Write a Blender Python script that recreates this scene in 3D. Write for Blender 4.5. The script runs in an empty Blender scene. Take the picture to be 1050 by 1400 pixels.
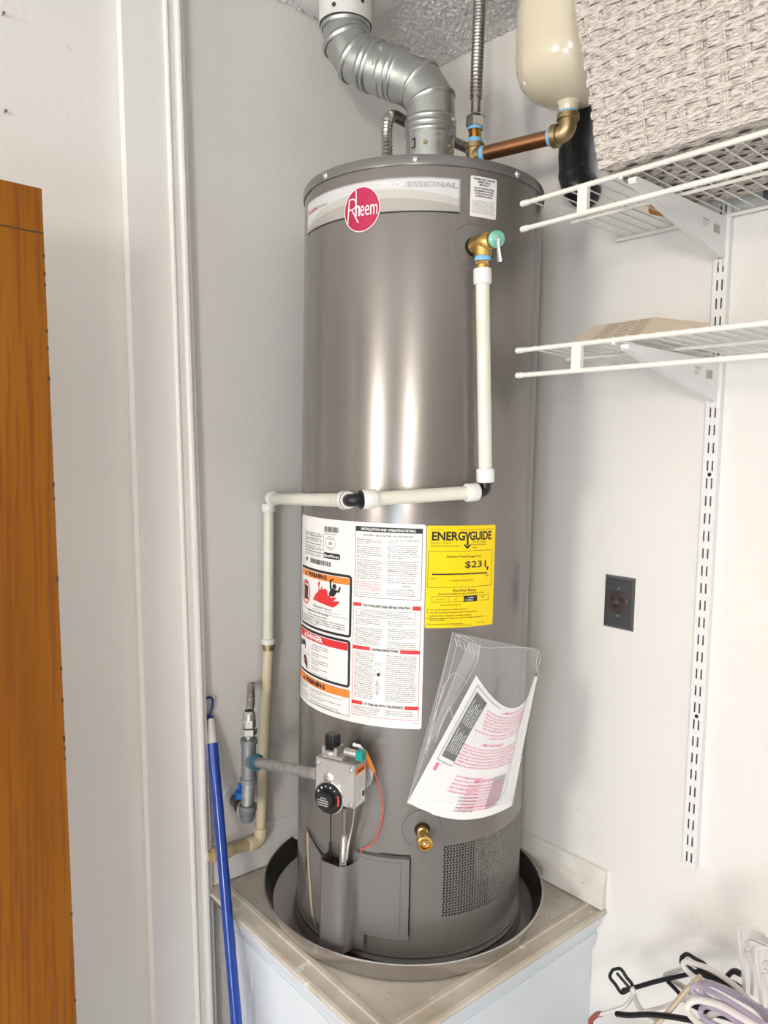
import bpy, math, random
from mathutils import Vector, Matrix
random.seed(7)
PI = math.pi
R = math.radians
SC = bpy.context.scene
COL = SC.collection

# ------------------------------------------------------------------ camera
YAW, PITCH, ROLL, FPX = R(49.26), R(4.48), R(-1.157), 1045.0
A0 = R(46.87)
CAM = Vector((-1.575*math.cos(A0), -1.575*math.sin(A0), 0.0))
_f = Vector((math.cos(YAW)*math.cos(PITCH), math.sin(YAW)*math.cos(PITCH), -math.sin(PITCH)))
_r = Vector((math.sin(YAW), -math.cos(YAW), 0))
_d = _f.cross(_r)
_c, _s = math.cos(ROLL), math.sin(ROLL)
CR = _c*_r + _s*_d
CD = -_s*_r + _c*_d
CF = _f
cam = bpy.data.cameras.new('camera')
cam.sensor_fit = 'HORIZONTAL'; cam.sensor_width = 36.0; cam.lens = 36.0*FPX/1050.0
cam.clip_start = 0.02; cam.clip_end = 50
co = bpy.data.objects.new('camera', cam); COL.objects.link(co)
m = Matrix.Identity(4)
for i in range(3):
    m[i][0] = CR[i]; m[i][1] = -CD[i]; m[i][2] = -CF[i]; m[i][3] = CAM[i]
co.matrix_world = m
SC.camera = co

# ------------------------------------------------------------------ world, lights, exposure
w = bpy.data.worlds.new('world'); SC.world = w; w.use_nodes = True
w.node_tree.nodes['Background'].inputs[0].default_value = (0.80, 0.86, 1.0, 1)
w.node_tree.nodes['Background'].inputs[1].default_value = 0.6
SC.view_settings.view_transform = 'Standard'
SC.view_settings.look = 'None'
SC.view_settings.gamma = 1.0
SC.view_settings.use_curve_mapping = False
SC.view_settings.exposure = 0.05

def area(name, loc, target, sx, sy, power, col):
    l = bpy.data.lights.new(name, 'AREA'); l.shape = 'RECTANGLE'; l.size = sx; l.size_y = sy
    l.energy = power; l.color = col
    o = bpy.data.objects.new(name, l); COL.objects.link(o)
    o.location = loc
    o.rotation_euler = (Vector(target)-Vector(loc)).to_track_quat('-Z', 'Y').to_euler()
    return o
ROOM_X, ROOM_Y = -5.0, -4.5
area('window_daylight', (ROOM_X+0.03, -0.85, 0.05), (0, -0.85, 0.05), 0.85, 0.95, 74, (1.0, 0.935, 0.845))
area('window_daylight', (ROOM_X+0.03, -3.75, 0.05), (-1.0, -1.6, 0.05), 0.90, 0.95, 150, (1.0, 0.935, 0.845))
area('glass_door_daylight', (ROOM_X+0.03, -2.6, -1.05), (-1.2, -1.6, -1.3), 1.3, 0.8, 74, (0.60, 0.78, 1.0))
pl_ = bpy.data.lights.new('ceiling_fill', 'POINT'); pl_.energy = 14; pl_.color = (1.0, .90, .78); pl_.shadow_soft_size = .10  # unseen point light, added to lift the ceiling
po_ = bpy.data.objects.new('ceiling_fill', pl_); COL.objects.link(po_); po_.location = (-2.6, -2.6, .20)

# ------------------------------------------------------------------ pixel helpers (a pixel and a real plane give a point)
def ray(x, y):
    return CR*((x-525)/FPX) + CD*((y-700)/FPX) + CF
def at(x, y, ax, v):
    d = ray(x, y); t = (v-CAM[ax])/d[ax]; return CAM + d*t
RH = 0.235
def cyl(x, y, r=RH):
    d = ray(x, y); a = d.x**2+d.y**2; b = 2*(CAM.x*d.x+CAM.y*d.y); c = CAM.x**2+CAM.y**2-r*r
    D = max(b*b-4*a*c, 0); return CAM + d*((-b-math.sqrt(D))/(2*a))
AC = A0+PI
def cp(u, z, off=0.0):
    a = AC+u/RH; r = RH+off
    return Vector((r*math.cos(a), r*math.sin(a), z))

# ------------------------------------------------------------------ materials
def mat(name, col, rough=0.5, metal=0.0, col2=None, nscale=8.0, bump=0.0, bscale=60.0, coat=0.0,
        wave=None, alpha=1.0, trans=0.0, spots=None, stretch=(1,1,1), aniso=0.0, ior=1.45, rough2=None, detail=6, lo=.35, hi=.7):
    m = bpy.data.materials.new(name); m.use_nodes = True
    nt = m.node_tree; N = nt.nodes; Lk = nt.links
    p = N['Principled BSDF']
    p.inputs['Base Color'].default_value = (*col, 1)
    p.inputs['Roughness'].default_value = rough
    p.inputs['Metallic'].default_value = metal
    p.inputs['Coat Weight'].default_value = coat
    p.inputs['Coat Roughness'].default_value = 0.12
    p.inputs['Alpha'].default_value = alpha
    p.inputs['Transmission Weight'].default_value = trans
    p.inputs['IOR'].default_value = ior
    if aniso: p.inputs['Anisotropic'].default_value = aniso
    tc = N.new('ShaderNodeTexCoord'); mp = N.new('ShaderNodeMapping'); mp.inputs['Scale'].default_value = stretch
    Lk.new(tc.outputs['Object'], mp.inputs[0])
    last = None
    if col2 is not None or rough2 is not None:
        n = N.new('ShaderNodeTexNoise'); n.inputs['Scale'].default_value = nscale; n.inputs['Detail'].default_value = detail
        Lk.new(mp.outputs[0], n.inputs['Vector'])
        r = N.new('ShaderNodeMapRange'); r.inputs[1].default_value = lo; r.inputs[2].default_value = hi
        Lk.new(n.outputs['Fac'], r.inputs[0])
        if col2 is not None:
            mx = N.new('ShaderNodeMix'); mx.data_type = 'RGBA'
            mx.inputs[6].default_value = (*col, 1); mx.inputs[7].default_value = (*col2, 1)
            Lk.new(r.outputs[0], mx.inputs[0]); last = mx.outputs[2]
        if rough2 is not None:
            rr = N.new('ShaderNodeMapRange'); rr.inputs[3].default_value = rough; rr.inputs[4].default_value = rough2
            Lk.new(r.outputs[0], rr.inputs[0]); Lk.new(rr.outputs[0], p.inputs['Roughness'])
    if spots is not None:   # (colour, scale, threshold)
        n = N.new('ShaderNodeTexNoise'); n.inputs['Scale'].default_value = spots[1]; n.inputs['Detail'].default_value = 3
        Lk.new(mp.outputs[0], n.inputs['Vector'])
        r = N.new('ShaderNodeMapRange'); r.inputs[1].default_value = spots[2]; r.inputs[2].default_value = spots[2]+0.06
        Lk.new(n.outputs['Fac'], r.inputs[0])
        mx = N.new('ShaderNodeMix'); mx.data_type = 'RGBA'; mx.inputs[6].default_value = (*col, 1)
        mx.inputs[7].default_value = (*spots[0], 1)
        if last: Lk.new(last, mx.inputs[6])
        Lk.new(r.outputs[0], mx.inputs[0]); last = mx.outputs[2]
    if last: Lk.new(last, p.inputs['Base Color'])
    if bump:
        b = N.new('ShaderNodeTexNoise'); b.inputs['Scale'].default_value = bscale; b.inputs['Detail'].default_value = 5
        Lk.new(mp.outputs[0], b.inputs['Vector'])
        bm = N.new('ShaderNodeBump'); bm.inputs['Strength'].default_value = 1.0; bm.inputs['Distance'].default_value = bump
        Lk.new(b.outputs['Fac'], bm.inputs['Height']); Lk.new(bm.outputs[0], p.inputs['Normal'])
    return m
M = {}
M['wall'] = mat('wall_paint', (.80,.778,.745), .55, col2=(.77,.748,.715), nscale=3, bump=.0006, bscale=90, spots=((.58,.56,.54), 38, .74))
M['wall_l'] = M['wall']
M['ceiling'] = mat('popcorn_ceiling', (.90,.885,.86), .8, bump=.002, bscale=160)
M['trim'] = mat('glossy_white_trim', (.83,.815,.795), .32, col2=(.80,.785,.765), nscale=5, bump=.0003, bscale=60, stretch=(1,1,.15))
M['trimdirty'] = mat('worn_white_trim', (.80,.78,.75), .45, col2=(.68,.64,.58), nscale=14, bump=.0004, bscale=70, spots=((.35,.31,.27), 60, .70))
M['plinth'] = mat('board_paint_with_cool_light', (.73,.77,.82), .4, col2=(.70,.74,.79), nscale=6, bump=.0003, bscale=50, spots=((.42,.40,.38), 45, .75))  # white paint with the bluish low light tinted into its colour
M['plinthtop'] = mat('dusty_board_top', (.60,.55,.49), .75, col2=(.46,.41,.35), nscale=11, bump=.0008, bscale=90, spots=((.22,.18,.15), 50, .66))
M['dirtytrim'] = mat('dusty_trim', (.66,.61,.54), .65, col2=(.50,.43,.34), nscale=13, bump=.0006, bscale=70, spots=((.80,.77,.72), 30, .62))
M['room'] = mat('taupe_room_wall', (.27,.25,.23), .7)
M['floor'] = mat('floor_tile', (.62,.65,.69), .5, col2=(.56,.59,.63), nscale=4, stretch=(1,8,1))
M['jacket'] = mat('grey_enamel_jacket', (.215,.197,.184), .25, metal=.45, coat=.2)
M['jacketflat'] = mat('grey_enamel_part', (.190,.180,.175), .30, metal=.3, coat=.25)
M['dark'] = mat('dark_void', (.012,.012,.014), .6)
M['black'] = mat('black_plastic', (.012,.012,.014), .35)
M['blackm'] = mat('black_hanger_plastic', (.010,.010,.013), .38)
M['galv'] = mat('galvanised_steel', (.53,.55,.54), .33, metal=.95, col2=(.44,.46,.45), nscale=30, rough2=.42, bump=.0003, bscale=120)
M['galvpan'] = mat('aluminium_pan', (.58,.565,.55), .24, metal=1.0, col2=(.50,.49,.48), nscale=5, bump=.0002, bscale=30)
M['stain'] = mat('stainless_corrugated', (.50,.47,.44), .25, metal=1)
M['chrome'] = mat('bright_chrome', (.80,.80,.80), .15, metal=1)
M['nickel'] = mat('nickel_nut', (.70,.69,.66), .28, metal=1)
M['castgalv'] = mat('malleable_iron', (.33,.34,.35), .5, metal=.7, col2=(.24,.25,.26), nscale=40, bump=.0004, bscale=160)
M['pipegalv'] = mat('galvanised_pipe', (.50,.50,.49), .42, metal=.8, col2=(.33,.33,.32), nscale=60, bump=.0002, bscale=200)
M['brass'] = mat('yellow_brass', (.72,.48,.16), .25, metal=1, col2=(.60,.38,.12), nscale=40)
M['brassdull'] = mat('dull_cast_brass', (.45,.34,.19), .38, metal=.9, col2=(.36,.27,.14), nscale=40, bump=.0003, bscale=200)
M['copper'] = mat('copper_pipe', (.50,.235,.115), .3, metal=.95, col2=(.36,.17,.09), nscale=12)
M['bluetape'] = mat('blue_thread_tape', (.22,.52,.80), .6, bump=.0002, bscale=200)
M['bluedope'] = mat('blue_pipe_dope', (.02,.09,.14), .5, col2=(.05,.17,.24), nscale=60)
M['cream'] = mat('cream_enamel', (.74,.66,.50), .2, coat=.4, bump=.0001, bscale=10)
M['pex'] = mat('milky_pex', (.78,.77,.68), .3, col2=(.72,.70,.58), nscale=15, coat=.2)
M['pexring'] = mat('white_pex_ring', (.80,.80,.78), .35)
M['cpvc'] = mat('yellowed_cpvc', (.72,.62,.44), .4, col2=(.66,.54,.36), nscale=10)
M['cpvcold'] = mat('aged_cpvc', (.62,.48,.29), .45, col2=(.50,.37,.21), nscale=20)
M['whitepipe'] = mat('white_painted_pipe', (.80,.79,.77), .5, col2=(.70,.69,.67), nscale=40, bump=.001, bscale=60)
M['paper'] = mat('label_paper', (.82,.80,.79), .45, coat=.15)
M['ink'] = mat('black_ink', (.02,.02,.02), .5)
M['inkgrey'] = mat('grey_ink', (.16,.155,.15), .5)
M['red'] = mat('red_print', (.68,.03,.035), .4)
M['orange'] = mat('orange_print', (.90,.24,.035), .4)
M['yellow'] = mat('yellow_label', (.93,.66,.002), .45)
M['crimson'] = mat('crimson_badge', (.43,.004,.045), .25, coat=.3, col2=(.50,.01,.09), nscale=6)
M['white'] = mat('white_print', (.85,.85,.84), .35)
M['silver'] = mat('silver_print', (.40,.40,.41), .3, metal=.5)
M['bandw'] = mat('band_white', (.66,.66,.66), .25, metal=.15)
M['bandm'] = mat('band_mid_grey', (.56,.54,.51), .25, metal=.2)
M['bandd'] = mat('band_warm_grey', (.44,.405,.37), .25, metal=.2)
M['teal'] = mat('teal_plastic', (.005,.30,.27), .4)
M['green'] = mat('green_tag', (.10,.48,.36), .35, metal=.3, col2=(.35,.62,.50), nscale=150)
M['orangeplastic'] = mat('orange_sleeve', (.80,.25,.03), .35)
M['redwire'] = mat('red_wire', (.80,.07,.06), .4)
M['valvebody'] = mat('cast_aluminium', (.56,.54,.52), .42, metal=.75, col2=(.48,.47,.45), nscale=30, bump=.0001, bscale=200)
M['tape'] = mat('tan_gap', (.42,.32,.22), .7)
M['blue'] = mat('blue_pole', (.008,.055,.36), .22, coat=.4)
M['bluedark'] = mat('blue_hook_plastic', (.006,.04,.19), .35)
M['bluebright'] = mat('blue_valve_lever', (.01,.16,.60), .35)
M['bronze'] = mat('dark_brass_valve', (.10,.06,.035), .45, metal=.7)
M['wood'] = None
M['shelf'] = mat('white_coated_wire', (.82,.80,.75), .35, spots=((.50,.36,.26), 90, .72))
M['bracket'] = mat('white_steel_bracket', (.80,.80,.80), .35)
M['outlet'] = mat('brushed_steel_plate', (.20,.215,.23), .3, metal=.85, stretch=(1,1,30), col2=(.17,.18,.19), nscale=20)
M['outletface'] = mat('brown_receptacle', (.060,.040,.040), .4)
M['bag'] = mat('clear_plastic_bag', (.86,.88,.90), .12, alpha=.17)
M['bagseam'] = mat('plastic_bag_crease', (.92,.93,.95), .15, alpha=.42)
M['magenta'] = mat('magenta_print', (.78,.05,.24), .5)
M['blackfoam'] = mat('black_plastic_wrap', (.012,.013,.016), .35, bump=.0015, bscale=40, spots=((.13,.13,.14), 220, .66))
M['whitehang'] = mat('white_hanger_plastic', (.74,.70,.68), .35)
M['greyhang'] = mat('clear_grey_hanger_plastic', (.60,.57,.55), .25, coat=.3)
M['lilac'] = mat('lilac_hanger_plastic', (.48,.40,.52), .35)
M['beigehang'] = mat('beige_hanger_wood', (.60,.50,.36), .5)
M['redtip'] = mat('brick_red_rubber', (.30,.08,.06), .6)
M['book'] = mat('tan_card', (.74,.64,.50), .6, col2=(.70,.59,.45), nscale=10)
M['booktext'] = mat('brown_print', (.40,.31,.23), .7)
M['amber'] = mat('amber_plastic', (.50,.18,.02), .2)
M['darkbox'] = mat('dark_grey_box', (.09,.10,.12), .5)
M['hamper'] = mat('white_hamper_plastic', (.70,.70,.70), .5)
M['metalnail'] = mat('steel_nail', (.25,.25,.25), .4, metal=.8)

def wood():
    m = bpy.data.materials.new('stained_oak'); m.use_nodes = True
    nt = m.node_tree; N = nt.nodes; L = nt.links; p = N['Principled BSDF']
    tc = N.new('ShaderNodeTexCoord')
    def nz(scale, st, det):
        mp = N.new('ShaderNodeMapping'); mp.inputs['Scale'].default_value = st; L.new(tc.outputs['Object'], mp.inputs[0])
        n = N.new('ShaderNodeTexNoise'); n.inputs['Scale'].default_value = scale; n.inputs['Detail'].default_value = det
        L.new(mp.outputs[0], n.inputs['Vector']); return n
    a = nz(9, (1,1,.10), 6); b = nz(160, (1,1,.03), 3)
    rp = N.new('ShaderNodeValToRGB'); e = rp.color_ramp.elements
    e[0].position = .32; e[0].color = (.20,.062,.003,1); e[1].position = .70; e[1].color = (.33,.118,.006,1)
    L.new(a.outputs['Fac'], rp.inputs[0])
    r2 = N.new('ShaderNodeMapRange'); r2.inputs[1].default_value = .50; r2.inputs[2].default_value = .60; L.new(b.outputs['Fac'], r2.inputs[0])
    mx = N.new('ShaderNodeMix'); mx.data_type = 'RGBA'; L.new(rp.outputs[0], mx.inputs[6]); mx.inputs[7].default_value = (.20,.055,.008,1)
    ml = N.new('ShaderNodeMath'); ml.operation = 'MULTIPLY'; ml.inputs[1].default_value = .75; L.new(r2.outputs[0], ml.inputs[0])
    L.new(ml.outputs[0], mx.inputs[0]); L.new(mx.outputs[2], p.inputs['Base Color'])
    p.inputs['Roughness'].default_value = .5; p.inputs['Specular IOR Level'].default_value = .2
    bm = N.new('ShaderNodeBump'); bm.inputs['Distance'].default_value = .0006; L.new(b.outputs['Fac'], bm.inputs['Height']); L.new(bm.outputs[0], p.inputs['Normal'])
    return m
M['wood'] = wood()

def weave():
    m = bpy.data.materials.new('twisted_paper_weave'); m.use_nodes = True
    nt = m.node_tree; N = nt.nodes; L = nt.links; p = N['Principled BSDF']
    tc = N.new('ShaderNodeTexCoord'); mp = N.new('ShaderNodeMapping')
    mp.inputs['Rotation'].default_value = (R(-28), 0, 0); mp.inputs['Scale'].default_value = (1, .16, 1); L.new(tc.outputs['Object'], mp.inputs[0])
    n = N.new('ShaderNodeTexNoise'); n.inputs['Scale'].default_value = 520; n.inputs['Detail'].default_value = 4; L.new(mp.outputs[0], n.inputs['Vector'])
    rp = N.new('ShaderNodeValToRGB'); e = rp.color_ramp.elements
    e[0].position = .34; e[0].color = (.36,.30,.26,1); e[1].position = .56; e[1].color = (.80,.73,.67,1)
    L.new(n.outputs['Fac'], rp.inputs[0]); L.new(rp.outputs[0], p.inputs['Base Color'])
    p.inputs['Roughness'].default_value = .75
    bm = N.new('ShaderNodeBump'); bm.inputs['Distance'].default_value = .004; L.new(n.outputs['Fac'], bm.inputs['Height']); L.new(bm.outputs[0], p.inputs['Normal'])
    return m
M['weave'] = weave()

# ------------------------------------------------------------------ mesh builder
class MB:
    def __init__(s): s.v = []; s.f = []; s.mi = []; s.mats = []; s.cur = 0
    def use(s, m):
        if m not in s.mats: s.mats.append(m)
        s.cur = s.mats.index(m); return s
    def add(s, vs, fs):
        b = len(s.v); s.v += [tuple(v) for v in vs]
        for f in fs: s.f.append(tuple(i+b for i in f)); s.mi.append(s.cur)
        return s
    def box(s, x0, x1, y0, y1, z0, z1, fr=None):
        vs = [(x,y,z) for x in (x0,x1) for y in (y0,y1) for z in (z0,z1)]
        if fr: vs = [fr(*v) for v in vs]
        return s.add(vs, [(0,1,3,2),(4,6,7,5),(0,4,5,1),(2,3,7,6),(0,2,6,4),(1,5,7,3)])
    def hexa(s, p):      # p: 8 points, bottom ring 0-3 then top ring 4-7
        return s.add(p, [(3,2,1,0),(4,5,6,7),(0,1,5,4),(1,2,6,5),(2,3,7,6),(3,0,4,7)])
    def prism(s, prof, a, b, axis):  # 2-D profile swept between a and b along axis; prof in the remaining two axes order
        n = len(prof)
        def mk(q, t):
            if axis == 0: return (t, q[0], q[1])
            if axis == 1: return (q[0], t, q[1])
            return (q[0], q[1], t)
        vs = [mk(q, a) for q in prof]+[mk(q, b) for q in prof]
        fs = [(i, (i+1) % n, n+(i+1) % n, n+i) for i in range(n)]+[tuple(range(n))[::-1], tuple(range(n, 2*n))]
        return s.add(vs, fs)
    def tube(s, path, r, n=12, cap=True, closed=False, twist=0, flat=None):
        P = [Vector(p) for p in path]; k = len(P)
        rs = r if isinstance(r, (list, tuple)) else [r]*k
        T = []
        for i in range(k):
            if closed: t = (P[(i+1) % k]-P[i-1])
            elif i == 0: t = P[1]-P[0]
            elif i == k-1: t = P[-1]-P[-2]
            else: t = (P[i+1]-P[i]).normalized()+(P[i]-P[i-1]).normalized()
            T.append(t.normalized() if t.length > 1e-9 else Vector((0,0,1)))
        up = Vector((0,0,1)) if abs(T[0].z) < .9 else Vector((1,0,0))
        x = T[0].cross(up).normalized(); vs = []; fs = []
        for i in range(k):
            if i: 
                x = x - T[i]*x.dot(T[i]); x.normalize()
            y = T[i].cross(x)
            for j in range(n):
                a = 2*PI*(j+.5)/n+twist
                ca, sa = math.cos(a)*rs[i], math.sin(a)*rs[i]
                if flat: sa *= flat
                vs.append(P[i]+x*ca+y*sa)
        for i in range(k if closed else k-1):
            i2 = (i+1) % k
            for j in range(n):
                fs.append((i*n+j, i*n+(j+1) % n, i2*n+(j+1) % n, i2*n+j))
        if cap and not closed:
            fs.append(tuple(range(n))[::-1]); fs.append(tuple(range((k-1)*n, k*n)))
        return s.add(vs, fs)
    def lathe(s, prof, o=(0,0,0), ax=(0,0,1), n=32, a0=0, a1=2*PI):  # prof: (radius, height)
        ax = Vector(ax).normalized(); o = Vector(o)
        up = Vector((0,0,1)) if abs(ax.z) < .9 else Vector((1,0,0))
        x = ax.cross(up).normalized(); y = ax.cross(x)
        full = abs(a1-a0-2*PI) < 1e-6; m = n if full else n+1
        vs = []; fs = []
        for (r, h) in prof:
            for j in range(m):
                a = a0+(a1-a0)*j/n
                vs.append(o+ax*h+x*(r*math.cos(a))+y*(r*math.sin(a)))
        for i in range(len(prof)-1):
            for j in range(n):
                j2 = (j+1) % m
                fs.append((i*m+j, i*m+j2, (i+1)*m+j2, (i+1)*m+j))
        return s.add(vs, fs)
    def sphere(s, c, r, n=12, k=8, ax=(0,0,1), sz=1):
        return s.lathe([(max(1e-4, r*math.sin(PI*i/k)), -r*math.cos(PI*i/k)*sz) for i in range(k+1)], c, ax, n)
    def hexnut(s, c, ax, r, h):
        return s.lathe([(0.0001,0),(r*.93,0),(r,h*.12),(r,h*.88),(r*.93,h),(0.0001,h)], c, ax, 6)
    def build(s, name, material=None, parent=None, smooth=35, **kw):
        me = bpy.data.meshes.new(name); me.from_pydata(s.v, [], s.f)
        ms = s.mats if s.mats else [material or 'white']
        if material and not s.mats: ms = [material]
        for q in ms: me.materials.append(M[q])
        if len(ms) > 1:
            me.polygons.foreach_set('material_index', s.mi)
        me.validate(); me.update()
        if smooth:
            me.polygons.foreach_set('use_smooth', [True]*len(me.polygons))
            me.set_sharp_from_angle(angle=R(smooth))
        o = bpy.data.objects.new(name, me); COL.objects.link(o)
        if parent: o.parent = parent
        for k2, v2 in kw.items(): o[k2] = v2
        return o
def thing(name, label, cat, group=None):
    o = bpy.data.objects.new(name, None); COL.objects.link(o); o.empty_display_size = .05
    o['label'] = label; o['category'] = cat
    if group: o['group'] = group
    return o
def struct(mb, name, material, parent=None, **kw):
    o = mb.build(name, material, parent, **kw)
    if not parent: o['kind'] = 'structure'
    return o
def bez(p0, p1, p2, n=8):
    p0, p1, p2 = Vector(p0), Vector(p1), Vector(p2)
    return [p0*(1-t)**2+p1*2*t*(1-t)+p2*t*t for t in [i/n for i in range(n+1)]]
def smoothpath(pts, k=6):      # Catmull-Rom
    P = [Vector(p) for p in pts]; P = [P[0]*2-P[1]]+P+[P[-1]*2-P[-2]]; out = []
    for i in range(1, len(P)-2):
        for j in range(k):
            t = j/k; a, b, c, d = P[i-1:i+3]
            out.append(.5*((2*b)+(c-a)*t+(2*a-5*b+4*c-d)*t*t+(3*b-a-3*c+d)*t**3))
    out.append(P[-2]); return out
def corrug(path, r, pitch=.006, amp=.12, name='flex', n=12, mb=None):
    P = [Vector(p) for p in path]; L = [0]
    for a, b in zip(P, P[1:]): L.append(L[-1]+(b-a).length)
    tot = L[-1]; k = int(tot/pitch*6); pts = []; rs = []
    j = 0
    for i in range(k+1):
        s = tot*i/k
        while j < len(L)-2 and L[j+1] < s: j += 1
        t = (s-L[j])/max(1e-9, L[j+1]-L[j]); pts.append(P[j].lerp(P[j+1], t))
        rs.append(r*(1+amp*math.cos(2*PI*s/pitch)))
    return (mb or MB()).tube(pts, rs, n)

# ------------------------------------------------------------------ text
_tc = {}
def glyphs(text, bold=0.0, res=1):
    key = (text, bold, res)
    if key in _tc: return _tc[key]
    c = bpy.data.curves.new('t', 'FONT'); c.body = text; c.size = 1; c.resolution_u = res; c.offset = bold; c.fill_mode = 'FRONT'
    o = bpy.data.objects.new('t', c); COL.objects.link(o)
    dg = bpy.context.evaluated_depsgraph_get()
    me = bpy.data.meshes.new_from_object(o.evaluated_get(dg))
    vs = [(v.co.x, v.co.y) for v in me.vertices]; fs = [tuple(p.vertices) for p in me.polygons]
    bpy.data.objects.remove(o); bpy.data.curves.remove(c); bpy.data.meshes.remove(me)
    _tc[key] = (vs, fs); return vs, fs
def text(mb, mp, s, x, y, h, w=None, align='L', bold=0.0, res=1, cap=True):
    """print s with its baseline at (x, y) through the mapping mp; h = cap height, w = forced width"""
    vs, fs = glyphs(s, bold, res)
    if not vs: return
    x0 = min(v[0] for v in vs); x1 = max(v[0] for v in vs)
    k = h/.70; kx = k if w is None else w/(x1-x0)
    W = (x1-x0)*kx
    ox = x if align == 'L' else (x-W/2 if align == 'C' else x-W)
    mb.add([mp(ox+(a-x0)*kx, y+b*k) for a, b in vs], fs)
def rect(mb, mp, x0, y0, x1, y1, n=None):
    n = n or max(1, int(abs(x1-x0)/.012))
    vs = []; fs = []
    for i in range(n+1):
        x = x0+(x1-x0)*i/n; vs += [mp(x, y0), mp(x, y1)]
    for i in range(n): fs.append((2*i, 2*i+2, 2*i+3, 2*i+1))
    mb.add(vs, fs)
def frame(mb, mp, x0, y0, x1, y1, t):
    rect(mb, mp, x0, y1-t, x1, y1); rect(mb, mp, x0, y0, x1, y0+t)
    rect(mb, mp, x0, y0+t, x0+t, y1-t); rect(mb, mp, x1-t, y0+t, x1, y1-t)
def rrect(x0, y0, x1, y1, r, k=4):
    out = []
    for cx, cy, a in ((x1-r, y1-r, 0), (x0+r, y1-r, 90), (x0+r, y0+r, 180), (x1-r, y0+r, 270)):
        for i in range(k+1):
            q = R(a+90*i/k); out.append((cx+r*math.cos(q), cy+r*math.sin(q)))
    return out
def poly(mb, mp, pts):
    mb.add([mp(*p) for p in pts], [tuple(range(len(pts)))])
def polyc(mb, mp, pts, w=.006):    # polygon cut into vertical strips so that it follows a curved surface
    def clip(P, x, keep):
        out = []
        for i in range(len(P)):
            a, b = P[i-1], P[i]; ia = (a[0] >= x) == keep or a[0] == x; ib = (b[0] >= x) == keep or b[0] == x
            if ia != ib:
                t = (x-a[0])/(b[0]-a[0]); out.append((x, a[1]+(b[1]-a[1])*t))
            if ib: out.append(b)
        return out
    x0 = min(p[0] for p in pts); x1 = max(p[0] for p in pts); n = max(1, int((x1-x0)/w))
    for i in range(n):
        P = clip(clip(list(pts), x0+(x1-x0)*i/n, True), x0+(x1-x0)*(i+1)/n, False)
        if len(P) > 2: poly(mb, mp, P)
def rsheet(mb, mp, x0, y0, x1, y1, r, n=None):   # rounded sheet that follows a curved surface, built as vertical strips
    n = n or max(6, int((x1-x0)/.006)); xs = []
    for i in range(5): xs.append(x0+r*(1-math.cos(PI/2*i/4)))
    k = n
    for i in range(1, k): xs.append(x0+r+(x1-x0-2*r)*i/k)
    for i in range(5): xs.append(x1-r*(1-math.cos(PI/2*(4-i)/4)))
    vs = []; fs = []
    for x in xs:
        d = 0
        if x < x0+r: d = r-math.sqrt(max(0, r*r-(x0+r-x)**2))
        elif x > x1-r: d = r-math.sqrt(max(0, r*r-(x-x1+r)**2))
        vs += [mp(x, y0+d), mp(x, y1-d)]
    for i in range(len(xs)-1): fs.append((2*i, 2*i+2, 2*i+3, 2*i+1))
    mb.add(vs, fs)
def disc(mb, mp, cx, cy, rx, ry=None, n=32, a0=0):
    ry = ry or rx
    poly(mb, mp, [(cx+rx*math.cos(2*PI*i/n+a0), cy+ry*math.sin(2*PI*i/n+a0)) for i in range(n)])
def ring(mb, mp, cx, cy, rx, ry, t, n=32):
    vs = []
    for i in range(n):
        a = 2*PI*i/n; c, s = math.cos(a), math.sin(a)
        vs += [mp(cx+rx*c, cy+ry*s), mp(cx+(rx-t)*c, cy+(ry-t)*s)]
    mb.add(vs, [(2*i, 2*((i+1) % n), 2*((i+1) % n)+1, 2*i+1) for i in range(n)])
def lay(off):
    return lambda u, z: cp(u, z, off)
def planemap(o, ex, ey, off=0.0):
    o = Vector(o); ex = Vector(ex); ey = Vector(ey); n = ex.cross(ey).normalized()
    return lambda a, b: o+ex*a+ey*b+n*off
WORDS = ("to avoid injury or property damage read this manual before you install or operate this water heater keep area clear of flammable liquids "
 "do not store gasoline near this appliance if you smell gas do not touch any electric switch leave the building and call your gas supplier "
 "turn the control knob to off wait five minutes to clear out any gas then light the pilot and set the temperature dial as desired").split()
def para(mb, mp, x0, y0, w, lh, n, chars, hcap=None, seed=1, ragged=.25, gaps=()):
    rnd = random.Random(seed); i = rnd.randrange(len(WORDS)); y = y0
    for k in range(n):
        if k in gaps: y -= lh*.7
        s = ''
        while len(s) < chars: s += WORDS[i % len(WORDS)]+' '; i += 1
        ww = w*(1-rnd.random()*ragged*.4)
        if (k+1) in gaps: s = s[:int(chars*.5)]; ww *= .5
        text(mb, mp, s.strip(), x0, y, hcap or lh*.52, ww, res=1, bold=.012)
        y -= lh
    return y

# ================================================================== SETTING
XW, YW, ZC, ZF = .285, .293, .945, -1.50
YA = YW
ZP = -.94      # plinth top
struct(MB().box(ROOM_X, XW, ROOM_Y, YW, ZF-.1, ZF), 'floor', 'floor', smooth=0)
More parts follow.
